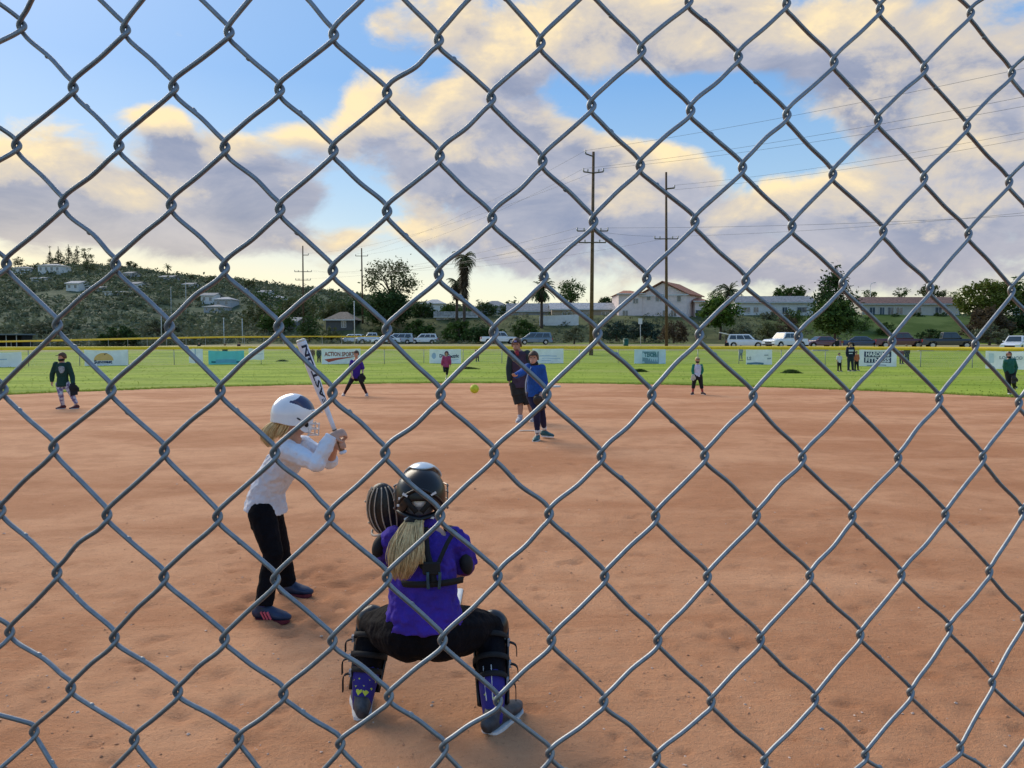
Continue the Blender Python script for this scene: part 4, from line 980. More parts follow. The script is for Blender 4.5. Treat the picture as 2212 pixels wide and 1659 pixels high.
# conifers and trees on the hilltop
for lab, x0, x1, tp_, bt, sh in [('leftmost tall conifer of the hilltop clump', 98, 118, 528, 572, 'cone'), ('second conifer of the hilltop clump', 112, 140, 525, 574, 'cone'), ('tallest conifer in the middle of the hilltop clump', 134, 162, 520, 574, 'cone'), ('airy conifer right of the tallest one on the hilltop', 156, 176, 524, 570, 'cone'), ('rounded airy tree at the right of the hilltop clump', 175, 202, 533, 572, 'round'), ('bushy tree at the foot of the hilltop clump', 176, 206, 560, 590, 'round'), ('small round tree above the left hilltop house', 28, 50, 554, 576, 'round'), ('dark pointed tree between the hilltop houses', 70, 82, 566, 588, 'cone'), ('dark tree right of a knuckle on the ridge', 230, 246, 556, 582, 'round'), ('rounded ridge tree right of the dark one', 268, 296, 564, 582, 'round'), ('small tree on the ridge by the far poles', 404, 424, 594, 606, 'round'), ('tree on the lower ridge', 446, 470, 598, 614, 'round'), ('dark tree at the right end of the ridge', 524, 556, 604, 624, 'round')]:
    y = hill_y((x0 + x1) / 2, bt) if bt > 585 else HY - 12
    tree(lab, x0, x1, tp_, bt, bt + 6, y, 'dark' if sh == 'cone' else 'olive', 30, 22, group='trees on the hill', shape=sh, size=1.25, holes=.1 if 'airy' in lab else 0.)
palm('lone palm on the ridge of the hill', 362, 571, 0, 602, HY - 15, 2.6, 24, 'dark')
# unbroken scrub of the hill and the low brush along its foot
vs, fs = [], []
for _ in range(6500):
    px = RT.uniform(-300, 1150); y = 172 + (HY - 172) * RT.random() ** .8; x = (px - CX) / F * y; z = hz(x, y)
    if noise.noise((x * .02, y * .02, 4)) < -.42: continue
    r = RT.uniform(.8, 2.6); leaf_quads(vs, fs, Vector((x, y, z + r * .35)), 11, r * .5, .7 * r ** .5, .6)
tag(MB().add(vs, fs).build('hill_scrub', LM['scrub']), 'unbroken scrub covering the hill slope', 'scrub', kind='stuff')
vs, fs = [], []
for _ in range(1500):
    px = RT.uniform(-300, 700); y = RT.uniform(138, 170); x = (px - CX) / F * y
    r = RT.uniform(.7, 1.7) * (1 + .9 * max(0, noise.noise((x * .06, 3, 0)))); leaf_quads(vs, fs, Vector((x, y, gz(x, y) * .7 + r * .5 + (y - 138) * .03)), 18, r * .55, .42, .75)
for _ in range(800):
    px = RT.uniform(700, 2300); y = RT.uniform(122, 150); x = (px - CX) / F * y
    if px > 1860 and px < 2075: continue
    r = RT.uniform(.4, 1.1); leaf_quads(vs, fs, Vector((x, y, gz(x, y) + r * .3)), 14, r * .5, .3, .7)
tag(MB().add(vs, fs).build('low_brush', LM['grey']), 'grey-green brush along the foot of the hill and bank', 'brush', kind='stuff')
# far tree line between hill and houses
vs, fs = [], []
for _ in range(1500):
    px = RT.uniform(560, 2300); y = RT.uniform(190, 330); x = (px - CX) / F * y
    zb = max(hz(x, y), gz(x, y)); r = RT.uniform(1.2, 3.0); leaf_quads(vs, fs, Vector((x, y, zb + r)), 16, r * .5, .8, .8)
tag(MB().add(vs, fs).build('far_trees', LM['dark']), 'far-off wooded skyline behind the houses', 'woods', kind='stuff')

# ================================================================== PEOPLE
mskin = mat('skin', (.56, .33, .24), .55, .08, 12, spec=.4); mskin2 = mat('skin_tan', (.42, .24, .17), .55, .08, 12)
mblond = mat('blond_hair', (.80, .60, .30), .5, .25, 60, island=.7, c2=(.36, .22, .09)); mbrown = mat('brown_hair', (.10, .055, .03), .55, .25, 60, island=.6)
msole = mat('white_sole', (.70, .70, .70), .6, .1, 20); mblack = mat('black_cloth', (.014, .014, .017), .85, .15, 30, bump=.002, bscale=120)
def cloth(n, c, **k): return mat('cloth_' + n, c, .85, .12, 9, bump=.02, bscale=18, **k)
def V(*a): return Vector(a)
def hand_pieces(mb, w, d, pn, s, curl=.6, bar=None, mirror=1):
    """palm and five bent fingers; d finger direction, pn palm normal; bar = axis the fingers close round"""
    d = d.normalized(); pn = (pn - d * pn.dot(d)).normalized(); lat = d.cross(pn) * mirror
    mb.tube([w - d * .012 * s, w + d * .035 * s, w + d * .062 * s], [(.019 * s, .014 * s), (.030 * s, .015 * s), (.031 * s, .013 * s)], 10, dome=True, lat=lat)
    for i, (off, L) in enumerate(((-.024, .052), (-.008, .060), (.008, .056), (.023, .044))):
        p0 = w + d * .062 * s + lat * off * s; pts = [p0 - d * .012 * s, p0]; q = p0.copy(); a = 0.
        for k in range(3):
            a += curl * (.75 if k == 0 else .95); q = q + (d * math.cos(a) + pn * math.sin(a)) * L * s / 3 * (1.2 - .15 * k); pts.append(q.copy())
        mb.tube(pts, [.0088 * s, .0085 * s, .008 * s, .0074 * s, .0064 * s], 7, dome=True)
    t0 = w + d * .012 * s - lat * .024 * s; t1 = t0 + (d * .55 - lat * .75 + pn * .25).normalized() * .030 * s
    t2 = t1 + (d * .75 - lat * .1 + pn * .6).normalized() * .026 * s
    mb.tube([t0, t1, t2], [.0105 * s, .0095 * s, .0075 * s], 7, dome=True)
def shoe(parent, off, heel, fwd, L, s, upper, sole=None, stripes=None):
    """heel: ground point under the heel"""
    f = Vector((fwd[0], fwd[1], 0)).normalized(); l = Vector((f.y, -f.x, 0)); z = Vector((0, 0, 1)); h = Vector(heel)
    st = [(0, .030, .052, .058), (.08, .036, .060, .075), (.28, .039, .060, .085), (.45, .041, .045, .062), (.65, .047, .036, .046), (.85, .045, .028, .034), (1.0, .026, .020, .022)]
    mb = MB(off); mb.tube([h + f * (t * L) + z * (.022 * s + zz * .5 * s) for t, w_, hh, zz in st], [(w_ * s * 1.02, zz * s * .55 + .006) for t, w_, hh, zz in st], 12, dome=True, lat=l)
    mb.tube([h + f * (.20 * L) + z * .05 * s, h + f * (.17 * L) + z * .105 * s], [(.036 * s, .045 * s), (.034 * s, .041 * s)], 12, lat=l)
    o = mb.solid('shoe', upper, parent, .006 if s > .8 else .008, 2)
    n = 9; out = []
    prof = [(0.0, .022), (.04, .034), (.2, .039), (.45, .040), (.68, .049), (.86, .045), (.97, .028), (1.02, .008)]
    poly = [h + f * (t * L) + l * (w_ * s * 1.05) for t, w_ in prof] + [h + f * (t * L) - l * (w_ * s * 1.05) for t, w_ in reversed(prof)]
    mb = MB(off); mb.prism(poly, z * .002, z * .024 * s); mb.build('sole', sole or msole, o, recalc=True)
    if stripes:
        for k in range(3):
            c = h + f * (L * (.30 + .10 * k)) + l * stripes[1] * .046 * s + z * .052 * s
            mb = MB(off); mb.box(c, (.008, .012, .05 * s), rot=frame(l * stripes[1]) @ Matrix.Rotation(.5, 3, 'Y')); mb.build('stripe', stripes[0], o)
    return o
def dome_shell(off, c, Mx, r, low, name, mats, parent, mfun=None, thick=.006, nu=40, nv=12, drop=0.):
    """helmet or cap crown: low(az) gives the polar angle of the rim; az 0 = forward"""
    mb = MB(off); vs, fs, ms = [], [], []
    for i in range(nu):
        a = 2 * math.pi * i / nu; lim = low(a)
        for j in range(nv + 1):
            th = lim * j / nv + 1e-3
            p = V(r[0] * math.sin(th) * math.sin(a), r[1] * math.sin(th) * math.cos(a), r[2] * math.cos(th) - (drop * max(0, th - 1.5) if drop else 0))
            if th > 1.65: # flaps hang straight
                k = math.sin(1.65) / max(.05, math.sin(th)); p.x *= min(k, 1.6); p.y *= min(k, 1.6)
            vs.append(c + Mx @ p)
    for i in range(nu):
        k = (i + 1) % nu
        for j in range(nv):
            fs.append((i * (nv + 1) + j, i * (nv + 1) + j + 1, k * (nv + 1) + j + 1, k * (nv + 1) + j)); a = 2 * math.pi * (i + .5) / nu
            ms.append(mfun(a if a < math.pi else a - 2 * math.pi, low(a) * (j + .5) / nv) if mfun else 0)
    mb.add(vs, fs); mb.m = ms
    o = mb.build(name, mats, parent, True, recalc=True); s_ = o.modifiers.new('thick', 'SOLIDIFY'); s_.thickness = thick; s_.offset = 0
    return o
def brim(off, c, Mx, r, len_, tilt, name, m, parent, half=1.05, z0=0.):
    mb = MB(off); vs, fs = [], []; n = 12
    for i in range(n + 1):
        a = -half + 2 * half * i / n
        e = V(r[0] * math.sin(a), r[1] * math.cos(a), z0); k = math.cos(a / half * math.pi / 2) ** .6
        vs += [c + Mx @ e, c + Mx @ (e + V(math.sin(a) * .15, 1, 0) * len_ * .55 * k + V(0, 0, tilt * .5 * k)), c + Mx @ (e + V(math.sin(a) * .1, 1, 0) * len_ * k + V(0, 0, (tilt - .006) * k))]
    for i in range(n):
        for j in (0, 1): fs.append((3 * i + j, 3 * i + j + 1, 3 * i + j + 4, 3 * i + j + 3))
    o = mb.add(vs, fs).build(name, m, parent, True); s_ = o.modifiers.new('thick', 'SOLIDIFY'); s_.thickness = .006; return o
def strands(off, roots, guide, n, r0, spread, m, name, parent, taper=.15, seed=3, wav=.008):
    rr = random.Random(seed); mb = MB(off)
    for _ in range(n):
        a, q = rr.uniform(0, 6.28), rr.random() ** .5; ex = []
        o1, o2, ph = rr.gauss(0, 1), rr.gauss(0, 1), rr.uniform(0, 6)
        L = rr.uniform(.72, 1.0)
        for i, (g_, sp_) in enumerate(zip(guide, spread)):
            ex.append(g_ + V(math.cos(a) * q * sp_[0] + wav * math.sin(i * 1.3 + ph) * o1, math.sin(a) * q * sp_[1], wav * .3 * o2))
        pts = catmull(ex, 3); pts = pts[:max(4, int(len(pts) * L))]
        mb.tube(pts, [r0 * (1 - (1 - taper) * (i / (len(pts) - 1)) ** 2) for i in range(len(pts))], 4)
    return mb.build(name, m, parent, True)

def person(label, J, s, fd, look, group=None, vox=.011, hat_fn=None):
    """J: joints as (px, py, depth); s: size against a 1.35 m child; fd facing; look: colours and garment cuts.  Returns root and 3D joints."""
    Q = {k: U(*v) for k, v in J.items()}
    gx = [G(*J[k][:2]) for k in ('fL', 'fR')] if 'fL' in J else None
    base = (Q['anL'] + Q['anR']) / 2; base = V(base.x, base.y, 0 if base.y < 62 else gz(base.x, base.y))
    root = empty('person', base, label, 'person', group); off = root.location
    fd = Vector(fd).normalized(); hd = Vector(look.get('head_dir', fd)).normalized()
    lat = (Q['shR'] - Q['shL']); shw = lat.length; lat.normalize()
    pel = (Q['hipL'] + Q['hipR']) / 2; sh = (Q['shL'] + Q['shR']) / 2; hlat = (Q['hipR'] - Q['hipL']).normalized()
    ch = pel.lerp(sh, .68); wa = pel.lerp(sh, .34)
    if 'wa' in Q: wa = Q['wa']
    if 'ch' in Q: ch = Q['ch']
    tr = look.get('torso', 1.) * s
    # ---- body
    mb = MB(off); Mh = frame(hd, look.get('head_up', (0, 0, 1))); hc = Q['head']
    mb.ell(hc + Mh @ V(0, -.006 * s, .012 * s), (.071 * s, .087 * s, .090 * s), Mh)
    mb.ell(hc + Mh @ V(0, .022 * s, -.045 * s), (.052 * s, .060 * s, .060 * s), Mh)           # jaw
    mb.ell(hc + Mh @ V(0, .090 * s, -.018 * s), (.010 * s, .016 * s, .016 * s), Mh)           # nose
    mb.ell(hc + Mh @ V(0, .078 * s, -.055 * s), (.020 * s, .010 * s, .008 * s), Mh)           # mouth
    for k in (-1, 1): mb.ell(hc + Mh @ V(k * .073 * s, -.004 * s, -.010 * s), (.010 * s, .018 * s, .027 * s), Mh)
    mb.tube([hc - Mh @ V(0, .015 * s, .05 * s), Q['neck']], [.042 * s, .046 * s], 10, dome=True)
    mb.tube([Q['neck'], sh, ch, wa, pel], [(.05 * s, .045 * s), (shw * .46, .062 * tr), (shw * .45, .078 * tr), (.088 * tr, .068 * tr), (.098 * tr, .080 * tr)], 14, dome=True, lat=lat)
    hs = s * 1.02
    for k in 'LR':
        mb.tube([Q['sh' + k], Q['sh' + k].lerp(Q['el' + k], .5), Q['el' + k]], [.040 * s, .037 * s, .031 * s], 10, dome=True)
        mb.tube([Q['el' + k], Q['el' + k].lerp(Q['ha' + k], .35), Q['ha' + k]], [.031 * s, .030 * s, .021 * s], 10, dome=True)
        hdirn = look.get('hand' + k)
        if hdirn != 'none':
            d_ = Vector(hdirn[0]) if hdirn else (Q['ha' + k] - Q['el' + k]); pn = Vector(hdirn[1]) if hdirn else (pel - Q['ha' + k])
            hand_pieces(mb, Q['ha' + k], d_, pn if pn.length > .01 else fd, hs, hdirn[2] if hdirn else .5, mirror=(1 if k == 'L' else -1))
        tq = look.get('thigh', 1.)
        mb.tube([Q['hip' + k], Q['hip' + k].lerp(Q['kn' + k], .5), Q['kn' + k]], [.072 * s * tq, .062 * s * tq, .046 * s], 12, dome=True)
        mb.tube([Q['kn' + k], Q['kn' + k].lerp(Q['an' + k], .32), Q['an' + k]], [.046 * s, .047 * s, .029 * s], 12, dome=True)
        fdir = Vector(look.get('foot' + k, fd)); fdir.z = 0; fdir.normalize()
        mb.tube([Q['an' + k], Q['an' + k] + fdir * .06 * s - V(0, 0, .06 * s)], [.028 * s, .018 * s], 8, dome=True)
    mb.solid('body', look.get('skin', mskin), root, vox, 3)
    # ---- eyes (only where a face can be seen)
    if look.get('eyes'):
        for k in (-1, 1):
            mb = MB(off); mb.ell(hc + Mh @ V(k * .030 * s, .080 * s, .006 * s), (.012 * s, .006 * s, .007 * s), Mh, nu=8, nv=6); mb.build('eye', mat('eye_dark', (.03, .02, .02), .3, .1, 20), root, True)
    # ---- shirt or jacket
    b = look.get('bulk', .014) * s; mb = MB(off); hem = look.get('hem', .25)
    lowp = pel.lerp(wa, -hem) if hem else pel
    if hem < 0: lowp = pel.lerp(wa, -hem)
    hw = look.get('hemw', 1.)
    st_ = [(Q['neck'].lerp(sh, .35), (.052 * s + b * .5, .05 * s + b * .5)), (sh, (shw * .49, .066 * tr + b)), (ch, (shw * .47 + b, .080 * tr + b * 1.1)), (wa, ((.092 * tr + b * 1.3) * look.get('waistw', 1.), .074 * tr + b * 1.3))]
    if hem >= 0: st_.append((pel, ((.104 * tr + b * 1.3) * hw, (.086 * tr + b * 1.3) * hw)))
    st_.append((lowp, ((.106 * tr + b * 1.4) * hw, (.088 * tr + b * 1.4) * look.get('hemd', hw))))
    mb.tube([p_ for p_, _ in st_], [r_ for _, r_ in st_], 16, lat=lat)
    sl = look.get('sleeve', 1.)
    mb2 = mb if not look.get('sleeve_mat') else MB(off)
    for k in 'LR':
        S_, E_, W_2 = Q['sh' + k], Q['el' + k], Q['ha' + k]; sk = look.get('sleeve' + k, sl)
        if sk <= .5: mb2.tube([S_, S_.lerp(E_, sk * 2)], [.044 * s + b, .040 * s + b * 1.3], 10, dome=False); mb.ell(S_, (.046 * s + b * .7,) * 3)
        else:
            f = (sk - .5) * 2
            mb2.tube([S_, S_.lerp(E_, .5), E_, E_.lerp(W_2, f * .5), E_.lerp(W_2, f)], [.043 * s + b, .040 * s + b, .034 * s + b * 1.1, .031 * s + b, .024 * s + b * .8], 10, dome=False)
            mb2.ell(E_, (.035 * s + b * 1.05,) * 3); mb.ell(S_, (.045 * s + b,) * 3)
    so = mb.solid(look.get('top', 'shirt'), look['shirt'], root, look.get('cvox', vox), 3, look.get('wrinkle', .012 * s), .07, look.get('folds', 0.))
    if mb2 is not mb:
        for k in 'LR': mb2.ell(Q['sh' + k], (.047 * s + b,) * 3)
        mb2.solid('sleeve_pair', look['sleeve_mat'], so, vox, 2, .006 if look.get('folds') else 0., .04, look.get('folds', 0.) * .7)
    # ---- trousers
    mb = MB(off); b2 = look.get('pbulk', .010) * s; pl = look.get('pants_len', 1.); tq = look.get('thigh', 1.)
    mb.tube([wa.lerp(pel, .6), pel, pel.lerp(wa, -look.get('seat', .35))], [(.098 * tr + b2, .080 * tr + b2), (.106 * tr + b2, .090 * tr + b2), (.085 * tr + b2, .075 * tr + b2)], 14, dome=True, lat=hlat)
    for k in 'LR':
        A, B_, C_ = Q['hip' + k], Q['kn' + k], Q['an' + k]
        if pl <= .5: mb.tube([A, A.lerp(B_, pl)], [.078 * s * tq + b2, .072 * s * tq + b2 * 2.2], 12, dome=False); mb.tube([A, A.lerp(B_, pl * 2)], [.078 * s * tq + b2, .064 * s + b2 * 2.2], 12)
        else:
            f = (pl - .5) * 2; fl = look.get('flare', 1.)
            mb.tube([A, A.lerp(B_, .5), B_, B_.lerp(C_, f * .4), B_.lerp(C_, f)], [.077 * s * tq + b2, .067 * s * tq + b2, .051 * s + b2 * 1.1, .050 * s + b2, (.034 * s + b2 * 1.3) * fl if f > .8 else .045 * s + b2], 12, dome=False)
            mb.ell(B_, (.052 * s + b2,) * 3)
        mb.ell(A, (.078 * s * tq + b2,) * 3)
    mb.solid('trousers' if pl > .5 else 'shorts', look['pants'], root, vox, 3, look.get('pwrinkle', .008 * s), .06, look.get('folds', 0.) * .35)
    # ---- socks and shoes
    for k in 'LR':
        fdir = Vector(look.get('foot' + k, fd)); fdir.z = 0; fdir.normalize(); an = Q['an' + k]
        if look.get('socks'):
            top = Q['kn' + k].lerp(an, look.get('sock_top', .5)); mb = MB(off); mb.tube([top, top.lerp(an, .5), an, an - V(0, 0, .03 * s)], [.044 * s, .041 * s, .033 * s, .033 * s], 10, dome=True); mb.build('sock', look['socks'], root, True)
        gzv = look.get('lift' + k, 0.) + (0 if an.y < 62 else gz(an.x, an.y))
        heel = V(an.x, an.y, gzv) - fdir * .045 * s
        shoe(root, off, heel, fdir, look.get('footlen', .205) * s, s, look['shoes'], look.get('sole'), look.get('stripes') if k == look.get('stripe_foot', 'L') else None)
    # ---- headgear and hair
    cz = hc + Mh @ V(0, -.006 * s, .012 * s); ht = look.get('hat'); r_ = (.078 * s, .094 * s, .098 * s)
    if look.get('hair'):
        dome_shell(off, cz, Mh, (.076 * s, .092 * s, .095 * s), lambda a: 1.15 + .95 * sm(.5, 1.6, abs(a if a < math.pi else a - 2 * math.pi)), 'hair', look['hair'], root, thick=.012 * s, nu=24, nv=8)
        if look.get('tail'):
            b0 = cz + Mh @ V(0, -.09 * s, -.02 * s); gd = [b0 + Mh @ V(0, -.01 * s - .02 * i * s, -.04 * i * s * i * .45) for i in range(5)]
            strands(off, None, gd, 26, .008 * s, [(.012 * s, .012 * s), (.024 * s, .024 * s), (.03 * s, .03 * s), (.024 * s, .024 * s), (.012 * s, .012 * s)], look['hair'], 'ponytail', root, seed=int(base.x * 10) % 97)
    if ht == 'cap':
        o = dome_shell(off, cz, Mh, r_, lambda a: 1.30 + .25 * sm(1.2, 2.4, abs(a if a < math.pi else a - 2 * math.pi)), 'cap', look['hat_mat'], root, thick=.006 * s, nu=24, nv=8)
        brim(off, cz, Mh, (r_[0] * .95, r_[1] * .95), .07 * s, -.006 * s, z0=.027 * s, name= 'brim', m=look.get('brim_mat', look['hat_mat']), parent=o)
        mb = MB(off); mb.ell(cz + V(0, 0, r_[2]), (.010 * s, .010 * s, .006 * s), nu=8, nv=5); mb.build('button', look['hat_mat'], o)
    elif ht == 'helmet':
        o = dome_shell(off, cz, Mh, (.092 * s, .112 * s, .112 * s), lambda a: 1.38 + .62 * sm(.75, 1.2, abs(a if a < math.pi else a - 2 * math.pi)), 'helmet', look['hat_mat'], root, thick=.008 * s, nu=28, nv=9)
        brim(off, cz, Mh, (.085 * s, .108 * s), .05 * s, -.01 * s, 'brim', look['hat_mat'], o, z0=.018 * s)
    elif ht == 'visor':
        o = dome_shell(off, cz, Mh, r_, lambda a: 1.22 + .45 * sm(1.2, 2.4, abs(a if a < math.pi else a - 2 * math.pi)), 'cap', look['hat_mat'], root, thick=.006 * s, nu=24, nv=8)
        brim(off, cz, Mh, (r_[0] * .95, r_[1] * .94), .055 * s, -.004 * s, z0=.034 * s, name= 'brim', m=look.get('brim_mat', look['hat_mat']), parent=o)
    if look.get('mask'):   # fielder's face mask or scarf over the mouth
        mb = MB(off); mb.tube([hc + Mh @ V(0, .012 * s, -.092 * s), hc + Mh @ V(0, .020 * s, -.040 * s)], [(.062 * s, .066 * s), (.064 * s, .074 * s)], 14, lat=Mh @ V(1, 0, 0)); mb.build('face_mask', look['mask'], root, True)
    if look.get('collar'):
        mb = MB(off); nk = Q['neck']; mb.tube([nk.lerp(sh, .3), nk.lerp(hc, .35)], [(.066 * s, .064 * s), (.060 * s, .060 * s)], 14); mb.build('collar', look['collar'], so, True)
    return root, Q, Mh, so
def glove(root_label, c, fwd, up, s, m, lace=None, label='', cat='glove', group=None):
    """fielder's glove: pocket, four finger stalls and a thumb"""
    M3 = frame(fwd, up); off = c; mb = MB(off)
    mb.ell(c, (.075 * s, .035 * s, .085 * s), M3)
    for i, x in enumerate((-.05, -.018, .015, .046)): mb.tube([c + M3 @ V(x * .8 * s, 0, .02 * s), c + M3 @ V(x * s, .012 * s, .095 * s), c + M3 @ V(x * 1.05 * s, .03 * s, .13 * s)], [.022 * s, .021 * s, .016 * s], 8, dome=True)
    mb.tube([c + M3 @ V(.05 * s, 0, -.03 * s), c + M3 @ V(.09 * s, .02 * s, .03 * s), c + M3 @ V(.085 * s, .03 * s, .075 * s)], [.024 * s, .023 * s, .017 * s], 8, dome=True)
    r_ = empty('fielding_glove', c, label, 'glove', group)
    mb.solid('leather', m, r_, .009, 1)
    mb = MB(off); mb.tube([c + M3 @ V(-.05 * s, -.02 * s, -.075 * s), c + M3 @ V(0, -.035 * s, -.09 * s), c + M3 @ V(.05 * s, -.02 * s, -.075 * s)], .011 * s, 6); mb.build('wrist_strap', m, r_, True)
    if lace:
        mb = MB(off); mb.tube([c + M3 @ V(x * s, .036 * s, (.085 + .02 * math.sin(x * 60)) * s) for x in (-.06, -.03, 0, .03, .06)], .005 * s, 5); mb.build('lace', lace, r_, True)
    return r_
def K(**kw): return kw
def jt(Y, pts, dep={}): return {k: (v[0], v[1], Y + dep.get(k, 0)) for k, v in pts.items()}
CAMW = V(0, -1, 0)
mglv = mat('dark_leather', (.035, .025, .022), .5, .2, 20, bump=.003)
# ------------------------------------------------------------------ pitcher
blue = cloth('royal_blue', (.012, .085, .36)); navyc = cloth('navy', (.012, .014, .06))
pit, Q, Mh, so = person('pitcher in a bright blue jacket finishing an underhand throw', jt(12.87, K(head=(1152.5, 773), neck=(1154, 786), shL=(1140, 794), shR=(1170, 796), elL=(1126, 806), haL=(1113, 812), elR=(1176, 826), haR=(1169, 849), hipL=(1147, 852), hipR=(1163, 852), knL=(1159, 888), knR=(1170, 890), anL=(1161, 936), anR=(1176, 928)),
    dict(elL=-.18, haL=-.42, haR=-.12, anL=-.02, anR=.32, knR=.12, knL=-.12)), 1.09, V(-.18, -1, 0), K(shirt=blue, pants=navyc, shoes=mat('teal_shoe', (.02, .10, .11), .5, .1, 20), socks=mat('white_sock', (.72, .72, .72), .8, .08, 20), sock_top=.86, hat='visor', hat_mat=mblack, hair=mbrown, collar=mblack, bulk=.024, hem=.25, hemw=.95, eyes=True, top='jacket', pants_len=1., flare=.85, footR=V(.8, -.5, 0), footL=V(-.35, -1, 0), liftR=.03, pbulk=.006, handL=(V(-.3, -1, .1), V(0, 0, 1), .35)), vox=.010)
mb = MB(pit.location); ln = [Q['neck'] + V(-.055, -.07, -.05), U(1139, 812, 12.70), U(1135.5, 830, 12.70), U(1136, 849, 12.72)]; mb.tube(catmull(ln, 3), .009, 5); mb.build('piping', mat('pale_piping', (.45, .55, .72), .7, .1, 10), so, True)
glove('', U(1163, 866, 12.68), V(-.3, -.9, -.2), V(.5, -.3, -1), 1.15, mglv, label='dark fielding glove hanging from the left hand of the pitcher', group='fielding gloves')
# ------------------------------------------------------------------ coach
coach, Q, Mh, so = person('adult coach in shorts and cap standing behind the pitcher', jt(15.85, K(head=(1116, 744.5), neck=(1119, 757), shL=(1105, 765), shR=(1139, 765), elL=(1100, 795), haL=(1100.5, 823), elR=(1144, 795), haR=(1146, 823), hipL=(1114, 834), hipR=(1132, 834), knL=(1124, 871), knR=(1144, 872), anL=(1123.5, 903), anR=(1153, 905)), dict(anR=.15)), 1.31, V(-.25, -1, 0),
    K(shirt=cloth('dark_plum', (.055, .035, .065)), pants=cloth('charcoal', (.02, .022, .022)), pants_len=.5, shoes=mat('grey_shoe', (.40, .40, .44), .6, .15, 20), socks=mat('pale_sock', (.55, .5, .52), .8, .1, 20), sock_top=.88, hat='cap', hat_mat=cloth('cap_black', (.02, .014, .04)), hair=mbrown, skin=mskin2, sleeve_mat=cloth('dark_teal_sleeve', (.022, .045, .05)), bulk=.020, hem=.15, eyes=True, pbulk=.016, footlen=.2), vox=.012)
mb = MB(coach.location); mb.box(Q['head'] + Mh @ V(0, .115, .065), (.05, .012, .04), rot=Mh); mb.build('cap_emblem', mat('lilac_emblem', (.35, .28, .6), .7, .1, 10), coach)
mb = MB(coach.location); mb.tube([Q['neck'] + V(-.03, -.09, -.01), Q['neck'] + V(0, -.12, -.10)], [.05, .02], 8); mb.build('collar', mat('red_collar', (.28, .03, .05), .8, .1, 10), so, True)
# ------------------------------------------------------------------ fielder in dark green hooded top
dg = cloth('bottle_green', (.008, .05, .04)); mleg = mat('mottled_leggings', (.55, .58, .66), .8, .3, 14, c2=(.16, .12, .26), cov=(.42, .56))
f1, Q, Mh, so = person('fielder in a dark green hooded top and mottled leggings at left', jt(19., K(head=(134, 771), neck=(133.5, 781), shL=(121, 787), shR=(147, 787), elL=(113, 808), haL=(112, 825), elR=(156, 812), haR=(158, 832), hipL=(128, 830), hipR=(144, 830), knL=(131, 851), knR=(156, 854), anL=(136, 875), anR=(165, 872)), dict(knL=-.1, haR=-.1)), 1.06, V(-.5, -1, 0),
    K(shirt=dg, pants=mleg, shoes=mat('dark_red_shoe', (.09, .012, .02), .6, .1, 20), hat='cap', hat_mat=mblack, hair=mbrown, mask=mblack, bulk=.022, hem=.35, hemw=1.1, sleeve=1., pbulk=.004, top='hooded_top'), vox=.011)
mb = MB(f1.location); vs = [U(129 + x, 793 + y, 18.86) for x, y in ((-3.5, 0), (0, -2), (4, -2), (8, 0), (8, 8), (5, 13), (1, 13), (-2, 8))]; mb.prism(vs, (0, 0, 0), (0, .05, 0)); mb.build('chest_print', mat('pale_print', (.34, .40, .44), .8, .2, 25), so)
glove('', U(158, 838, 18.85), V(.2, -1, 0), V(.2, 0, -1), 1.3, mblack, label='large black glove on the right side of the green-topped fielder', group='fielding gloves')
# ------------------------------------------------------------------ shortstop
purp = cloth('purple', (.045, .018, .30))
f2, Q, Mh, so = person('infielder in purple crouching with hands on thighs right of the bat', jt(23.5, K(head=(769.5, 764.5), neck=(770, 774), shL=(760, 781), shR=(780, 784), elL=(757, 797), haL=(761, 812), elR=(784, 797), haR=(783, 809), hipL=(763, 815), hipR=(777, 814), knL=(755, 829), knR=(781, 827), anL=(742.5, 853), anR=(793, 853)), dict(knL=-.22, knR=-.22, shL=-.12, shR=-.12, neck=-.16, head=-.2, haL=-.2, haR=-.2)), 1.03, V(0, -1, 0),
    K(shirt=purp, pants=mblack, shoes=mat('pale_shoe', (.6, .45, .4), .6, .1, 20), socks=mat('maroon_sock', (.06, .008, .015), .8, .1, 20), sock_top=.35, pants_len=.75, hat='cap', hat_mat=mblack, hair=mbrown, mask=None, sleeve=.5, bulk=.016, hem=.1, pbulk=.008), vox=.012)
glove('', U(782, 814, 23.2), V(0, -1, 0), V(.1, 0, -1), 1.1, mblack, label='black glove resting on the knee of the purple infielder', group='fielding gloves')
# ------------------------------------------------------------------ pink jacket child
f3, Q, Mh, so = person('small child in a pink hooded jacket running on one leg on the grass', jt(33.8, K(head=(964.6, 763.8), neck=(964, 769), shL=(958.5, 772), shR=(970.5, 772), elL=(955.5, 781), haL=(954.5, 789), elR=(972.5, 781), haR=(973, 788), hipL=(960, 791), hipR=(967, 791), knL=(960, 801), knR=(966, 804), anL=(961.5, 803), anR=(964, 817)), dict(anL=.35, knL=-.15)), .93, V(0, -1, 0),
    K(shirt=cloth('pink', (.42, .06, .16)), pants=mblack, shoes=mat('pale_yellow_shoe', (.6, .6, .35), .6, .1, 20), hat=None, hair=None, bulk=.026, hem=.35, hemw=1.15, pants_len=.72, top='jacket', liftL=.32, socks=mat('cream_sock', (.62, .60, .34), .8, .1, 10), sock_top=.5, pbulk=.008), vox=.012)
dome_shell(f3.location, Q['head'] + V(0, .01, .012), Mh, (.085, .098, .10), lambda a: 1.2 + 1.0 * sm(.5, 1.3, abs(a if a < math.pi else a - 2 * math.pi)), 'hood', cloth('dark_hood', (.05, .012, .04)), f3, thick=.014, nu=20, nv=7)
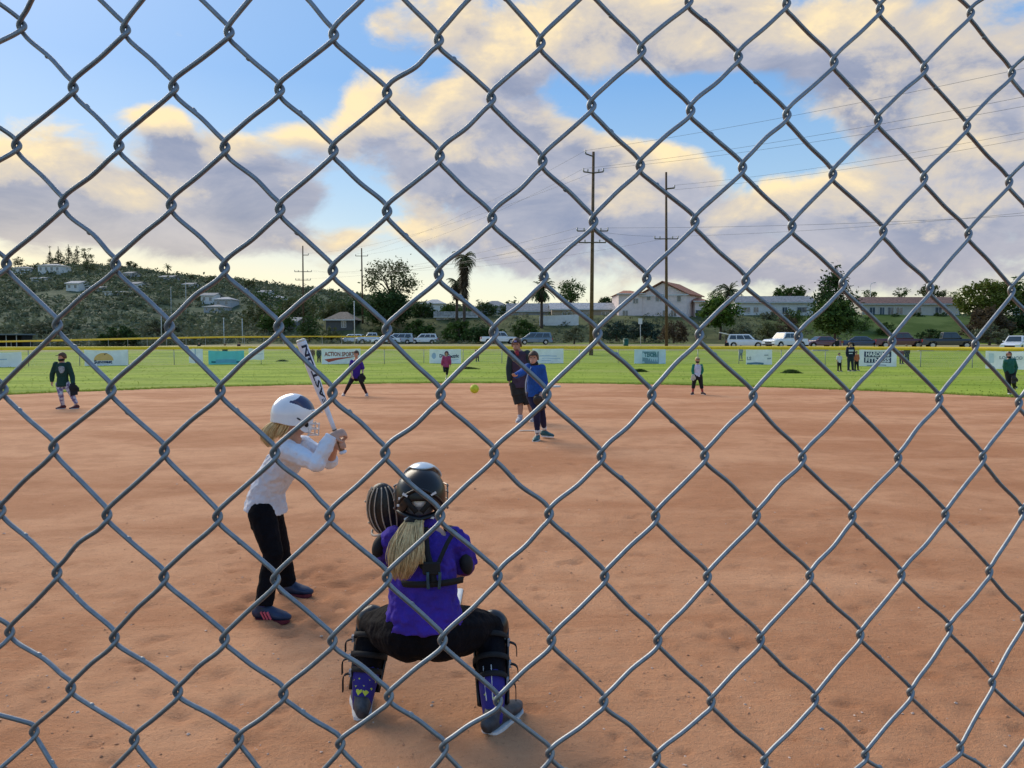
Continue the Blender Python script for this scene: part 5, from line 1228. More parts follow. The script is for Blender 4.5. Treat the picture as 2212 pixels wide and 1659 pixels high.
# ------------------------------------------------------------------ raglan child
rag = cloth('white_blue', (.62, .66, .80)); grn = cloth('green_sleeve', (.012, .20, .13))
f4, Q, Mh, so = person('child in white shirt with green sleeves standing on the dirt edge', jt(24.1, K(head=(1506.7, 777.5), neck=(1506.7, 786), shL=(1498.5, 790), shR=(1515, 790), elL=(1496, 801), haL=(1498, 811), elR=(1517.5, 801), haR=(1514, 810.5), hipL=(1501.5, 813), hipR=(1512, 813), knL=(1498.5, 829), knR=(1514.5, 830), anL=(1496.5, 847), anR=(1517.5, 847)), {}), .91, V(0, -1, 0),
    K(shirt=rag, sleeve_mat=grn, pants=mblack, pants_len=.78, shoes=mat('dark_shoe', (.03, .012, .015), .6, .1, 20), socks=mat('red_sock', (.42, .07, .06), .8, .1, 20), sock_top=.55, hat='cap', hat_mat=mat('straw_cap', (.55, .44, .26), .7, .1, 20), brim_mat=mblack, hair=mblond, mask=mblack, bulk=.014, hem=.1, footL=V(-.6, -1, 0), footR=V(.5, -1, 0), pbulk=.016), vox=.011)
glove('', U(1497, 814, 23.95), V(0, -1, 0), V(-.2, 0, -1), .85, mat('pale_glove', (.55, .50, .38), .6, .1, 10), label='pale glove in the hand of the green-sleeved child', group='fielding gloves')
# ------------------------------------------------------------------ right-edge child
f5, Q, Mh, so = person('fielder in a green zip jacket and black trousers at the right edge', jt(24.6, K(head=(2179.5, 766.5), neck=(2181, 774), shL=(2172, 780), shR=(2190, 778), elL=(2169.5, 792), haL=(2172, 804), elR=(2195, 794), haR=(2191, 810), hipL=(2176, 804), hipR=(2188, 804), knL=(2179, 826), knR=(2189, 824), anL=(2180, 849), anR=(2192, 838)), dict(anR=.35, knR=-.1, shL=-.1, shR=-.1, head=-.15)), 1.0, V(-.3, -1, 0),
    K(shirt=cloth('teal_green', (.02, .14, .12)), pants=mblack, shoes=mblack, socks=mat('white_sock', (.72, .72, .72), .8, .08, 20), sock_top=.8, hat='cap', hat_mat=mat('red_white_cap', (.55, .5, .52), .7, .1, 20), brim_mat=mat('dark_red_brim', (.25, .03, .05), .7, .1, 10), hair=mbrown, mask=mblack, bulk=.022, hem=.1, top='jacket', liftR=.16, pbulk=.012), vox=.011)
glove('', U(2190, 818, 24.4), V(-.2, -1, 0), V(0, 0, -1), 1.1, mglv, label='dark glove held low by the fielder at the right edge', group='fielding gloves')
# ------------------------------------------------------------------ group before the fence at right and people beyond it
def stander(label, px, py_foot, Y, hm, shirt, pants, hat=None, hatm=None, arm=0., grp='onlookers near the outfield fence', **kw):
    k = hm * F / Y / 135.     # pixels per centimetre of a 1.35 m figure
    X = lambda a, h: (px + a * k, py_foot - h * k)
    lk = K(shirt=shirt, pants=pants, shoes=mblack, hair=mbrown, hat=hat, hat_mat=hatm or mblack, bulk=.018, hem=.2); lk.update(kw)
    return person(label, jt(Y, K(head=X(0, 122), neck=X(0, 112), shL=X(-13, 106), shR=X(13, 106), elL=X(-17, 84), haL=X(-15 + arm * 10, 66), elR=X(17, 84), haR=X(15 - arm * 10, 66), hipL=X(-7, 66), hipR=X(7, 66), knL=X(-8, 38), knR=X(9, 38), anL=X(-9, 8), anR=X(11, 8))), hm / 1.35, V(.3, -1, 0), lk, grp, .016)
stander('small child in a white shirt left of the fence post', 1813, 803, 43, 1.08, cloth('white_shirt', (.66, .68, .72)), mblack, sleeve=.5)
ad = stander('adult in dark clothes with a white back print between two children', 1837, 802, 43.5, 1.68, cloth('dark_navy', (.012, .02, .045)), cloth('denim_dark', (.02, .035, .05)), 'cap')
mb = MB(ad[0].location); mb.box(ad[1]['neck'] + V(-.02, -.16, -.22), (.26, .03, .10)); mb.build('back_print', mat('white_print', (.6, .68, .72), .8, .1, 10), ad[3])
mb = MB(ad[0].location); mb.box(ad[1]['neck'] + V(-.04, -.165, -.38), (.20, .03, .05)); mb.build('back_print', mat('white_print', (.6, .68, .72), .8, .1, 10), ad[3])
stander('child in an orange top left of the two-bar banner', 1850, 801, 44, 1.15, cloth('orange', (.62, .18, .08)), mblack, sleeve=.8)
stander('person in a maroon top behind the fence right of the two-bar banner', 1947, 788, 57, 1.25, cloth('maroon_top', (.16, .04, .07)), mblack)
stander('dark-clothed person behind the fence beside the maroon top', 1959, 786, 59, 1.55, cloth('dark_grey', (.03, .04, .045)), cloth('dark_teal', (.02, .05, .055)))
stander('person in maroon and black behind the fence left of the coach', 1031, 783, 64, 1.3, cloth('maroon_top', (.16, .04, .07)), mblack)
stander('person in dark green behind the fence right of the bat', 689, 786, 62, 1.35, cloth('deep_green', (.012, .05, .045)), mblack)
stander('person in a brown top behind the fence beside the bat', 675, 785, 64, 1.35, cloth('brown_top', (.14, .06, .04)), mat('khaki', (.30, .27, .18), .8, .1, 10))
stander('dark figure above the turquoise banner', 486, 778, 70, 1.55, cloth('dark_grey', (.03, .04, .045)), mblack, 'cap')
stander('dark figure right of the one above the turquoise banner', 516, 765, 95, 1.5, cloth('plum_top', (.05, .02, .05)), mblack, 'cap')
stander('dark-haired figure far off at the yellow rail', 430, 764, 97, 1.45, cloth('dark_grey', (.03, .04, .045)), mblack)
stander('person in black beside the navy sedan', 1808, 762, 88, 1.7, mblack, cloth('denim_dark', (.02, .035, .05)), 'cap')
stander('person leaning at the raised tailgate of the white suv', 1570, 764, 90, 1.6, mblack, cloth('tan_trousers', (.35, .24, .15)))
stander('person in pale clothes behind the fence right of the open suv', 1600, 778, 66, 1.3, cloth('pale_blue_grey', (.30, .38, .46)), cloth('grey_trousers', (.18, .22, .28)))

# ------------------------------------------------------------------ ball and bases
p = U(1025, 840, 7.6); ball = empty('softball', p, 'bright yellow softball flying towards the batter', 'softball')
mb = MB(p); mb.ell(p, (.0445, .0445, .0445), nu=24, nv=14); mb.build('ball_cover', mat('optic_yellow', (.62, .66, .035), .6, .06, 30, bump=.0006), ball, True)
for sg in (-1, 1):
    mb = MB(p); pts = [p + Matrix.Rotation(.6, 3, 'Y') @ V(.0452 * math.sin(.95 + .25 * math.cos(2 * a)) * math.cos(a), .0452 * math.sin(.95 + .25 * math.cos(2 * a)) * math.sin(a), sg * .0452 * math.cos(.95 + .25 * math.cos(2 * a))) for a in [i * math.pi / 12 for i in range(25)]]
    mb.tube(pts, .0011, 4); mb.build('seam', mat('seam_thread', (.50, .48, .05), .8, .1, 10), ball)
def base_bag(px, py, label, w_=.38, h_=.06, d_=.38, rz=.7, name='base_bag', cat='base'):
    p = G(px, py); mb = MB(); mb.box((0, 0, h_ / 2 + .012), (w_, d_, h_), taper=.94); o = mb.build(name, mat('white_canvas', (.72, .70, .66), .7, .08, 12) if name != 'pitching_rubber' else mat('dusty_rubber', (.60, .46, .36), .8, .15, 12)); o.location = p; o.rotation_euler = (0, 0, rz)
    bv = o.modifiers.new('round', 'BEVEL'); bv.width = .012; bv.segments = 2; return tag(o, label, cat)
base_bag(1196, 837, 'white second base bag on the far dirt right of the pitcher')
base_bag(1146, 932, 'dusty pitching rubber behind the feet of the pitcher', .45, .012, .12, .05, 'pitching_rubber', 'pitching plate')
base_bag(926, 1300, 'white home plate mostly hidden in front of the catcher', .43, .012, .43, 0, 'home_plate', 'home plate')
# ------------------------------------------------------------------ BATTER
wsh = mat('white_shirt_cloth', (.66, .66, .71), .85, .08, 6, bump=.03, bscale=13); wsl = mat('white_sleeve', (.72, .76, .84), .75, .06, 8, bump=.014, bscale=22)
bk = mat('black_pants', (.0055, .0055, .0085), .85, .2, 12, bump=.02, bscale=16, spec=.12)
HDIR = V(math.cos(.52), math.sin(.52), -.06); HANDS = U(727, 940, 4.560)
knob, tip = U(741, 977, 4.560), U(649, 733, 4.480); bax = (tip - knob).normalized()
hT = knob + bax * .125; hB = knob + bax * .045
J = K(head=(637, 903, 4.640), neck=(634, 949, 4.670), shL=(622, 972, 4.560), shR=(655, 962, 4.820), elL=(684, 1001, 4.450), haL=(717, 941, 4.500), elR=(713, 995, 4.760), haR=(724, 961, 4.600), hipL=(566, 1108, 4.620), hipR=(580, 1104, 4.800), knL=(590, 1199, 4.560), knR=(606, 1187, 4.920), anL=(570, 1306, 4.515), anR=(622, 1260, 4.975), wa=(580, 1052, 4.700), ch=(612, 1002, 4.700))
# arms and hands are closed on the bat
wl = hT + V(-.045, -.035, .0); wr = hB + V(-.045, .035, -.005)
bat_, Q, Mh, so = person('batter in white shirt and white helmet, bat raised, facing right', J, 1.0, V(1, .25, 0), K(shirt=wsh, sleeve_mat=wsl, sleeveR=.62, pants=bk, shoes=mat('blue_cleat', (.018, .035, .085), .5, .2, 20), socks=mat('purple_sock', (.03, .02, .20), .8, .1, 20), sock_top=.78, head_dir=HDIR, torso=1.06, bulk=.018, hem=-.10, hemw=1.10, folds=.007, wrinkle=.016, flare=1.25, pbulk=.008, pwrinkle=.008, footL=V(1, -.15, 0), footR=V(1, -.1, 0), stripes=(mat('red_stripe', (.62, .10, .14), .6, .1, 10), 1), stripe_foot='L', sole=mat('dark_red_sole', (.14, .015, .03), .6, .1, 10), footlen=.20, handL=(V(.85, .45, .25), V(.2, .8, -.5), .85), handR=(V(.85, -.45, .25), V(.3, -.85, .0), .85)), vox=.0065)
off = bat_.location
# helmet: white shell, navy crown panel, ear hole, bill and face guard
cz = Q['head'] + Mh @ V(0, -.012, .022)
mhw = mat('helmet_white', (.80, .81, .84), .22, .04, 6, spec=.6, coat=.4); mhn = mat('helmet_navy', (.012, .016, .075), .25, .06, 6, spec=.6, coat=.4)
wrap = lambda a: a if a <= math.pi else a - 2 * math.pi
def low_b(a):
    a = abs(wrap(a)); return 1.34 + 1.16 * sm(.50, .80, a) - .42 * sm(1.15, 1.7, a) - .12 * sm(1.75, 2.6, a)
def mf(a, th):
    a = abs(a); return 1 if (.08 < a < 2.0 and .40 + .42 * sm(.9, 2.0, a) < th < 1.30 - .36 * sm(.8, 2.0, a)) else 0
hel = dome_shell(off, cz, Mh, (.108, .127, .122), low_b, 'helmet', [mhw, mhn], bat_, mf, .010, 200, 64)
brim(off, cz, Mh, (.098, .122), .058, -.012, 'bill', mhw, hel, .95, .030)
for sg in (-1, 1):
    mb = MB(off); mb.ell(cz + Mh @ V(sg * .113, .052, -.048), (.008, .013, .020), Mh @ Matrix.Rotation(.35, 3, 'X'), nu=14, nv=8); mb.build('ear_hole', mat('ear_hole_black', (.008, .008, .010), .8, .1, 10), hel, True)
    mb = MB(off); mb.ell(cz + Mh @ V(sg * .1125, .006, -.018), (.006, .015, .005), Mh @ Matrix.Rotation(-.5, 3, 'X'), nu=10, nv=6); mb.build('vent_slot', mat('ear_hole_black', (.008, .008, .010), .8, .1, 10), hel, True)
mgd = mat('guard_white', (.78, .74, .72), .4, .06, 10)
rim = lambda a, z, r=1.0: cz + Mh @ V(.110 * r * math.sin(a), .150 * r * math.cos(a) + .010 - .02 * sm(.8, 1.1, abs(a)), z)
for z in (-.048, -.078, -.115):
    mb = MB(off); mb.tube([rim(-1.05 + 2.1 * i / 12, z - .008 * math.cos(1.5 * (-1.05 + 2.1 * i / 12))) for i in range(13)], .0042, 6); mb.build('face_guard_bar', mgd, hel, True)
for a in (-1.0, -.38, .38, 1.0):
    mb = MB(off); mb.tube([rim(a, -.045), rim(a, -.085), rim(a, -.122)], .0042, 6); mb.build('face_guard_bar', mgd, hel, True)
# ponytail
b0 = cz + Mh @ V(.0, -.098, -.060)
strands(off, None, [b0 + V(.02, -.01, .02), b0 + V(-.01, -.015, -.005), b0 + V(-.04, -.02, -.045), b0 + V(-.045, -.02, -.10), b0 + V(-.02, -.015, -.145)], 260, .0030, [(.018, .022), (.034, .034), (.042, .04), (.036, .034), (.02, .02)], mblond, 'ponytail', bat_, seed=4, wav=.007)
strands(off, None, [b0 + V(.07, -.03, .02), b0 + V(.055, -.035, -.02), b0 + V(.03, -.035, -.06), b0 + V(.0, -.03, -.09)], 60, .004, [(.03, .012), (.03, .014), (.03, .014), (.02, .012)], mblond, 'hair', bat_, seed=5, wav=.004)
# bat
bat = empty('softball_bat', (knob + tip) / 2, 'white softball bat with dark lettering held up by the batter', 'bat'); boff = bat.location
BL = (tip - knob).length; mbw = mat('bat_white', (.74, .78, .88), .28, .04, 4, spec=.6, coat=.3)
def BP(t): return knob + bax * (BL * t)
mb = MB(boff); prof = [(.20, .0125), (.27, .0128), (.36, .0145), (.46, .0185), (.56, .0235), (.66, .0272), (.75, .0285), (.97, .0285), (.985, .0275)]
mb.tube([BP(t) for t, _ in prof], [r for _, r in prof], 24); mb.build('barrel', mbw, bat, True)
mb = MB(boff); mb.tube([BP(.982), BP(.99), BP(1.0)], [.0283, .0283, .022], 24); mb.build('end_cap', mat('end_cap_cream', (.62, .58, .50), .5, .1, 10), bat, True)
mb = MB(boff); mb.tube([BP(.012 + .195 * i / 40) for i in range(41)], [.0138 + .0012 * (i % 4 < 2) for i in range(41)], 14); mb.build('grip', mat('brown_grip', (.26, .16, .09), .8, .2, 40), bat, True)
mb = MB(boff); mb.tube([BP(-.012), BP(-.004), BP(.006), BP(.018)], [.018, .0235, .0235, .014], 18); mb.build('knob', mbw, bat, True)
def brad(t):
    for (a, r0), (b, r1) in zip(prof, prof[1:]):
        if t <= b: return r0 + (r1 - r0) * max(0, t - a) / (b - a)
    return .0285
toc = (V(0, 0, H) - BP(.7)); toc = (toc - bax * toc.dot(bax)).normalized(); bsd = bax.cross(toc).normalized()
me = text_mesh('EASTON', .046, .0012)
bm = bmesh.new(); bm.from_mesh(me); bmesh.ops.subdivide_edges(bm, edges=[e for e in bm.edges if e.calc_length() > .008], cuts=3, use_grid_fill=False); bmesh.ops.triangulate(bm, faces=bm.faces)
x0 = min(v.co.x for v in bm.verts); x1 = max(v.co.x for v in bm.verts); kx = .30 / (x1 - x0)
for v in bm.verts:
    t = .685 + v.co.x * kx / BL * 1.25; r = brad(t) + .0012; an = v.co.y / .0285 - .32
    v.co = BP(t) + (toc * math.cos(an) - bsd * math.sin(an)) * r - boff
bm.to_mesh(me); bm.free(); me.materials.append(mat('bat_ink', (.010, .014, .04), .5, .1, 10)); link('lettering', me, bat)
vs = []
for i in range(17):
    t = .72 + .22 * i / 16; w_ = .26 * math.sin(math.pi * i / 16) ** .8
    for an in (.62 - w_ * .6, .62 + w_ * .6): r = brad(t) + .0012; vs.append(BP(t) + (toc * math.cos(an) + bsd * -math.sin(an) * -1) * r)
MB(boff).add(vs, [(2 * i, 2 * i + 1, 2 * i + 3, 2 * i + 2) for i in range(16)]).build('side_flash', mat('bat_navy', (.015, .03, .16), .4, .1, 10), bat)

# ------------------------------------------------------------------ CATCHER
pur = mat('catcher_purple', (.050, .020, .33), .85, .14, 7, bump=.035, bscale=11)
J = K(head=(909, 1078, 3.400), neck=(911, 1132, 3.360), shL=(854, 1168, 3.360), shR=(984, 1168, 3.360), elL=(834, 1198, 3.460), haL=(838, 1130, 3.560), elR=(1004, 1222, 3.400), haR=(975, 1262, 3.600), hipL=(884, 1366, 3.260), hipR=(950, 1366, 3.260), knL=(808, 1350, 3.480), knR=(1058, 1356, 3.480), anL=(782, 1512, 3.335), anR=(1066, 1540, 3.205), wa=(914, 1290, 3.260), ch=(916, 1215, 3.300))
cat_, Q, Mh, so = person('catcher crouching in purple shirt and black gear, seen from behind', J, 1.06, V(.0, 1, 0), K(shirt=pur, sleeve=.5, pants=bk, torso=1.02, shoes=mat('grey_cleat', (.055, .06, .072), .55, .25, 25), socks=None, head_dir=V(-.08, 1, .02), bulk=.016, hem=-.22, hemw=1.26, hemd=1.2, waistw=1.22, wrinkle=.018, pbulk=.015, thigh=1.30, seat=.15, folds=.008, pants_len=.80, footL=V(-.22, 1, 0), footR=V(.55, 1, 0), footlen=.25, collar=pur, handL='none', hair=None), vox=.007)
off = cat_.location; s = 1.06
msock = mat('hearts_sock', (.028, .020, .22), .8, .1, 20); mheart = mat('lime_heart', (.55, .62, .06), .7, .06, 20); mstrap = mat('black_strap', (.012, .012, .013), .8, .15, 40); mguard = mat('guard_black', (.012, .012, .014), .30, .15, 12, spec=.5); mgrey = mat('guard_grey', (.35, .36, .38), .5, .1, 20)
for k in 'LR':
    kn, an = Q['kn' + k], Q['an' + k]; ax = (an - kn).normalized(); sg = -1 if k == 'L' else 1
    top = kn.lerp(an, .58); mb = MB(off); mb.tube([top, top.lerp(an, .5), an + V(0, 0, -.02)], [.062, .055, .043], 16, dome=True); sk = mb.build('sock', msock, cat_, True)
    back = V(0, -1, 0); back = (back - ax * back.dot(ax)).normalized(); side = ax.cross(back).normalized()
    # printed hearts round the calf
    for i, (t_, a_) in enumerate([(.70, -.5), (.70, .35), (.78, -.1), (.80, .65), (.82, -.85), (.90, -.35), (.90, .3), (.72, -1.1), (.72, .95)]):
        if k == 'R' and i not in (1, 3, 5, 7): continue
        c = kn.lerp(an, t_); rr = .0625 - .020 * (t_ - .5) / .5 + .002; pts = []
        for j in range(14):
            u = 2 * math.pi * j / 14; hx, hy = .0155 * 16 * math.sin(u) ** 3 / 16, .0155 * (13 * math.cos(u) - 5 * math.cos(2 * u) - 2 * math.cos(3 * u) - math.cos(4 * u)) / 15
            aa = a_ + hx / rr; pts.append(c + (back * math.cos(aa) + side * math.sin(aa)) * rr - ax * hy)
        MB(off).add(pts, [tuple(range(14))]).build('heart', mheart, sk)
    if k == 'R':
        for a_ in (-.05, .55):
            mb = MB(off); mb.tube([kn.lerp(an, t_) + (back * math.cos(a_) + side * math.sin(a_)) * (.0635 - .020 * (t_ - .5) / .5) for t_ in (.52, .65, .78, .9)], .0028, 5); mb.build('white_line', msole, sk, True)
    # shin guard: curved shell in front, knee cup, straps behind
    vs, fs = [], []
    for i in range(9):
        t_ = -.02 + i / 8 * .90; c = kn.lerp(an, t_); rr = .074 - .018 * t_
        for j in range(13):
            a_ = -1.25 + 2.5 * j / 12; vs.append(c - back * math.cos(a_) * rr * 1.12 + side * math.sin(a_) * rr * 1.08)
    for i in range(8):
        for j in range(12): fs.append((i * 13 + j, i * 13 + j + 1, (i + 1) * 13 + j + 1, (i + 1) * 13 + j))
    o = MB(off).add(vs, fs).build('shin_guard', mguard, cat_, True); m_ = o.modifiers.new('thick', 'SOLIDIFY'); m_.thickness = .012
    mb = MB(off); mb.ell(kn - back * .030 + V(sg * .012, 0, .02), (.074, .062, .078), nu=18, nv=12); mb.build('knee_cup', mguard, o, True)
    mb = MB(off); mb.ell(kn - back * .01 + V(sg * .03, -.02, -.07), (.055, .052, .06), nu=16, nv=10); mb.build('knee_wing', mguard, o, True)
    for t_ in (.16, .42, .62):
        c = kn.lerp(an, t_); rr = (.080 if t_ < .5 else .066); mb = MB(off)
        mb.tube([c + (back * math.cos(a_) + side * math.sin(a_)) * rr for a_ in [-2.2 + 4.4 * i / 14 for i in range(15)]], (.0035, .014), 6, lat=None); 
        mb2 = MB(off); vs, fs = [], []
        for i in range(15):
            a_ = -2.2 + 4.4 * i / 14; q = c + (back * math.cos(a_) + side * math.sin(a_)) * rr; vs += [q - ax * .012, q + ax * .012]
        so_ = mb2.add(vs, [(2 * i, 2 * i + 1, 2 * i + 3, 2 * i + 2) for i in range(14)]).build('strap', mstrap, o, True); m_ = so_.modifiers.new('thick', 'SOLIDIFY'); m_.thickness = .004
        e = c + V(sg * rr * 1.05, -.02, 0); mb = MB(off); mb.box(e, (.010, .022, .030)); mb.build('buckle', mgrey, so_)
        if t_:
            mb = MB(off); q = [e, e + V(sg * .03, -.012, -.01), e + V(sg * .034, -.01, -.05 - .05 * t_)]; vs = []
            for p_ in catmull(q, 4): vs += [p_ + V(0, -.011, 0), p_ + V(0, .011, 0)]
            n_ = len(vs) // 2; w2 = mb.add(vs, [(2 * i, 2 * i + 1, 2 * i + 3, 2 * i + 2) for i in range(n_ - 1)]).build('strap_end', mstrap, so_, True); m_ = w2.modifiers.new('thick', 'SOLIDIFY'); m_.thickness = .004
# chest protector harness across the back
def ribbon(pts, w_, name, m_, parent, nrm=V(0, -1, 0), th=.007):
    pts = catmull(pts, 6); vs = []
    for i, p_ in enumerate(pts):
        t_ = (pts[min(i + 1, len(pts) - 1)] - pts[max(i - 1, 0)]).normalized(); l_ = t_.cross(nrm).normalized(); vs += [p_ - l_ * w_ / 2, p_ + l_ * w_ / 2]
    o = MB(off).add(vs, [(2 * i, 2 * i + 1, 2 * i + 3, 2 * i + 2) for i in range(len(pts) - 1)]).build(name, m_, parent, True, recalc=True); m_ = o.modifiers.new('thick', 'SOLIDIFY'); m_.thickness = th; m_.offset = 0; return o
har = ribbon([U(852, 1254, 3.240), U(880, 1262, 3.175), U(930, 1262, 3.162), U(970, 1258, 3.180), U(1000, 1252, 3.240)], .026, 'chest_protector_strap', mstrap, cat_)
ribbon([U(916, 1140, 3.270), U(918, 1165, 3.235), U(921, 1195, 3.200), U(930, 1228, 3.172), U(936, 1258, 3.158)], .034, 'spine_strap', mstrap, har)
ribbon([U(862, 1152, 3.300), U(880, 1180, 3.240), U(905, 1215, 3.190), U(930, 1240, 3.166)], .020, 'shoulder_strap', mstrap, har)
ribbon([U(984, 1146, 3.300), U(968, 1170, 3.235), U(952, 1205, 3.190), U(938, 1240, 3.166)], .018, 'shoulder_strap', mstrap, har)
mbuck = mat('buckle_teal', (.02, .07, .10), .35, .1, 20)
for dx in (-12, 14): ribbon([U(936 + dx, 1236, 3.155), U(936 + dx, 1250, 3.150), U(936 + dx * .9, 1272, 3.152)], .012, 'buckle', mbuck, har, th=.010)
mb = MB(off); mb.box(U(932, 1228, 3.162), (.075, .014, .055)); bb = mb.build('back_plate', mstrap, har); bb.modifiers.new('r', 'BEVEL').width = .006
# black elbow guards
for e_, rot_ in ((U(819, 1180, 3.370), .3), (U(1007, 1216, 3.340), -.2)):
    mb = MB(off); mb.ell(e_, (.030, .045, .052), Matrix.Rotation(rot_, 3, 'Y'), nu=16, nv=10); mb.build('elbow_guard', mstrap, cat_, True)
mb = MB(off); mb.tube([Q['elR'], Q['elR'].lerp(Q['shR'], .35)], [.047, .050], 14, dome=True); mb.build('sleeve_cuff', mat('magenta_cuff', (.12, .015, .14), .8, .1, 20), cat_, True)
mb = MB(off); mb.ell(Q['shR'] + V(-.01, .03, .035), (.05, .045, .02), Matrix.Rotation(.35, 3, 'Y'), nu=14, nv=8); mb.build('shoulder_pad', mstrap, cat_, True)
# helmet
cz = Q['head'] + V(0, -.004, .020); mhb = mat('helmet_black', (.006, .006, .008), .34, .1, 8, spec=.35, coat=.12); mhl = mat('helmet_pale', (.66, .70, .72), .25, .05, 8, spec=.6, coat=.4); mgum = mat('cap_lining', (.20, .19, .20), .6, .2, 14)
def low_c(a):
    a = abs(wrap(a)); return 1.5 + .62 * sm(.6, 1.1, a) - .55 * sm(2.3, 2.9, a)
Mc = frame(V(-.08, 1, .02))
chl = dome_shell(off, cz, Mc, (.106, .124, .118), low_c, 'helmet', mhb, cat_, None, .012, 56, 18)
# pale front brow that rises above the black crown
dome_shell(off, cz + Mc @ V(.006, .030, .020), Mc, (.104, .122, .117), lambda a: 1.25 - .72 * sm(.9, 1.8, abs(wrap(a))), 'brow_shell', mhl, chl, None, .008, 44, 12)
# raised rear rim, lower bridge and harness
def hpt(a, z, r=1.): return cz + Mc @ V(.110 * r * math.sin(a), .128 * r * math.cos(a), z)
mb = MB(off); mb.tube(catmull([hpt(a, .050 - .07 * (abs(abs(a) - math.pi)) ** 1.6, .99) for a in [math.pi - 1.25 + 2.5 * i / 10 for i in range(11)]], 3), (.010, .007), 8); mb.build('rear_rim', mhb, chl, True)
mb = MB(off); mb.tube(catmull([hpt(a, -.078 + .02 * (abs(a - math.pi)), .93) for a in [math.pi - 1.1 + 2.2 * i / 8 for i in range(9)]], 3), (.017, .010), 10); mb.build('lower_bridge', mhb, chl, True)
mb = MB(off); mb.ell(cz + Mc @ V(-.004, -.040, -.022), (.072, .068, .070), Mc, nu=20, nv=12); mb.build('hair_cap', mgum, chl, True)
mb = MB(off); mb.ell(cz + Mc @ V(-.002, -.092, -.008), (.036, .024, .028), Mc, nu=18, nv=10); mb.build('strap_plate', mhl, chl, True)
def ribbon2(pts, w_, name, m_): return ribbon(pts, w_, name, m_, chl, th=.006)
yb = lambda x, z, d=.122: cz + Mc @ V(x, -d, z)
ribbon2([yb(-.062, .012, .112), yb(-.042, -.015, .124), yb(-.014, -.050, .118)], .022, 'harness_strap', mstrap)
ribbon2([yb(.058, .012, .112), yb(.036, -.015, .124), yb(.008, -.050, .118)], .022, 'harness_strap', mstrap)
for x, z, r_ in ((-.062, .026, .5), (.060, .030, -.5), (-.088, .004, .2), (-.094, -.026, 0.), (-.078, -.060, -.4), (-.055, -.076, -.5), (.050, -.074, .2)):
    mb = MB(off); mb.box(yb(x, z, .118 if abs(x) < .07 else .088), (.024 if abs(x) < .07 else .010, .008, .009), rot=Matrix.Rotation(r_, 3, 'Y')); mb.build('clip', mat('clip_silver', (.72, .74, .76), .25, .08, 20), chl)
mb = MB(off); mb.ell(cz + Mc @ V(.03, .04, .128), (.010, .008, .006), Mc, nu=8, nv=5); mb.build('vent_slot', mguard, chl, True)
mgw = mat('cage_wire', (.42, .34, .28), .4, .1, 20, metal=.4)
for z in (.03, .0, -.035, -.07):
    mb = MB(off); mb.tube([cz + Mc @ V(.125 * math.sin(a), .165 * math.cos(a) + .01, z) for a in [-1.35 + 2.7 * i / 14 for i in range(15)]], .0042, 6); mb.build('cage_bar', mgw, chl, True)
for a in (-1.25, -.5, 0, .5, 1.25):
    mb = MB(off); mb.tube([cz + Mc @ V(.125 * math.sin(a), .165 * math.cos(a) + .01, z) for z in (.035, -.02, -.08)], .0042, 6); mb.build('cage_bar', mgw, chl, True)
# blond ponytail down the back
g0 = [U(890, 1122, 3.285), U(884, 1142, 3.235), U(877, 1172, 3.185), U(872, 1205, 3.155), U(868, 1232, 3.150), U(864, 1258, 3.155)]
strands(off, None, g0, 620, .0030, [(.020, .018), (.040, .026), (.062, .030), (.066, .030), (.052, .026), (.026, .016)], mblond, 'ponytail', cat_, seed=8, wav=.006)
g1 = [U(905, 1124, 3.270), U(902, 1150, 3.230), U(903, 1180, 3.185), U(906, 1205, 3.165), U(908, 1222, 3.160)]
strands(off, None, g1, 160, .0030, [(.018, .016), (.022, .02), (.026, .02), (.02, .016), (.008, .01)], mblond, 'hair', cat_, seed=9, wav=.004)
mb = MB(off); mb.tube([U(888, 1126, 3.280), U(886, 1134, 3.260)], [(.026, .024), (.028, .025)], 14); mb.build('hair_tie', mstrap, cat_, True)
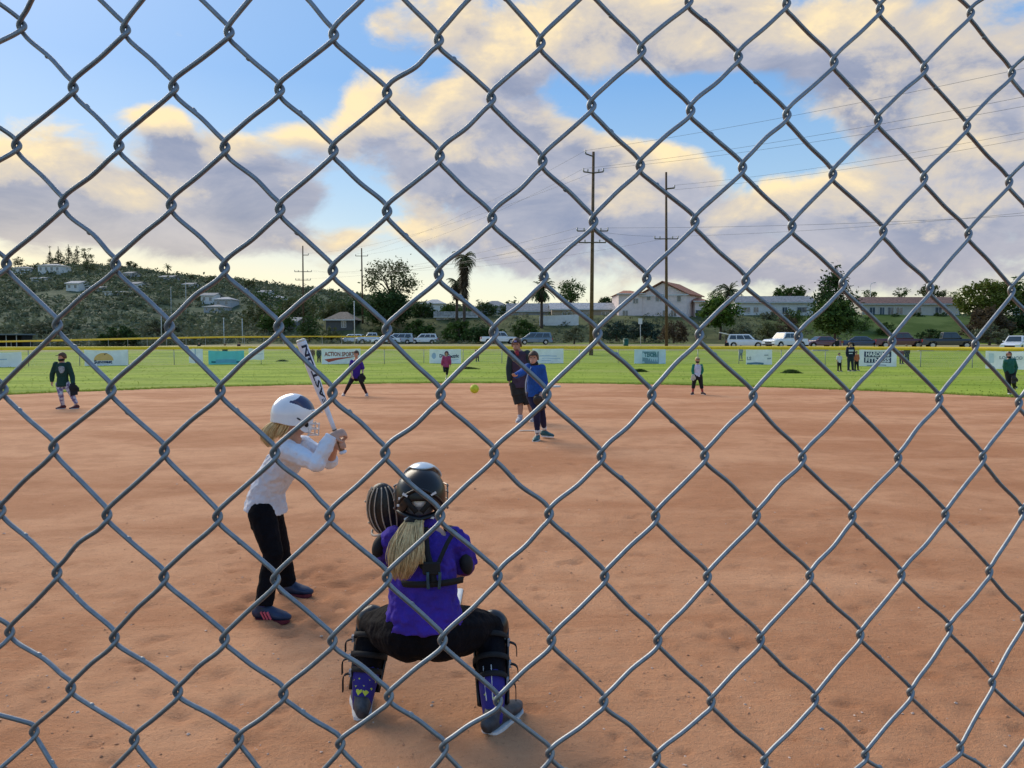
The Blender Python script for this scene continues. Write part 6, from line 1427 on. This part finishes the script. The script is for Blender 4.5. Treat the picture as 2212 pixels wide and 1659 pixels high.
# catcher's mitt
mc_ = U(831, 1100, 3.520); Mm = frame(V(.25, 1, .15), V(-.12, -.1, 1)) * 1.16; mit = empty('catcher_mitt', mc_, 'black mitt with tan lacing raised in the left hand of the catcher', 'mitt', rz=0.)
mleather = mat('mitt_black', (.016, .015, .014), .42, .25, 24, bump=.003, bscale=90, spec=.45); mlace = mat('tan_lace', (.60, .48, .36), .6, .15, 40)
mb = MB(mc_)
mb.ell(mc_, (.070, .052, .110), Mm, nu=22, nv=16); mb.ell(mc_ + Mm @ V(-.016, .012, -.01), (.066, .060, .104), Mm); mb.ell(mc_ + Mm @ V(.03, .02, -.045), (.055, .05, .06), Mm)
mb.tube([mc_ + Mm @ V(-.062, .03, -.05), mc_ + Mm @ V(-.083, .045, .0), mc_ + Mm @ V(-.075, .055, .055)], [.020, .022, .016], 10, dome=True)
lea = mb.solid('leather', mleather, mit, .005, 3)
def mitt_line(a, z0, z1, r=1.03):
    pts = []
    for i in range(13):
        z = z0 + (z1 - z0) * i / 12; k = math.sqrt(max(.02, 1 - (z / .113) ** 2)); aa = a + .22 * math.sin((z - z0) * 14)
        pts.append(mc_ + Mm @ V(.071 * r * k * math.sin(aa), -.054 * r * k * math.cos(aa), z))
    return pts
for i, a in enumerate((-1.25, -.85, -.45, -.05, .38, .80, 1.2)):
    mb = MB(mc_); mb.tube(catmull(mitt_line(a, .098, -.088), 2), .0030, 6); mb.build('lace', mlace, mit, True)
mb = MB(mc_); mb.tube(catmull([mc_ + Mm @ V(.066 * 1.0 * math.sin(a), -.058 * math.cos(a), -.082 + .010 * math.sin(a * 2)) for a in [-1.5 + 3.2 * i / 10 for i in range(11)]], 2), .006, 8); mb.build('wrist_binding', mlace, mit, True)
for z in (.03, -.02, -.06):
    mb = MB(mc_); mb.tube([mc_ + Mm @ V(-.075, .02, z), mc_ + Mm @ V(-.080, .012, z - .004), mc_ + Mm @ V(-.083, .005, z + .006)], .004, 6); mb.build('lace_end', mlace, mit, True)
# forearm skin behind the mitt
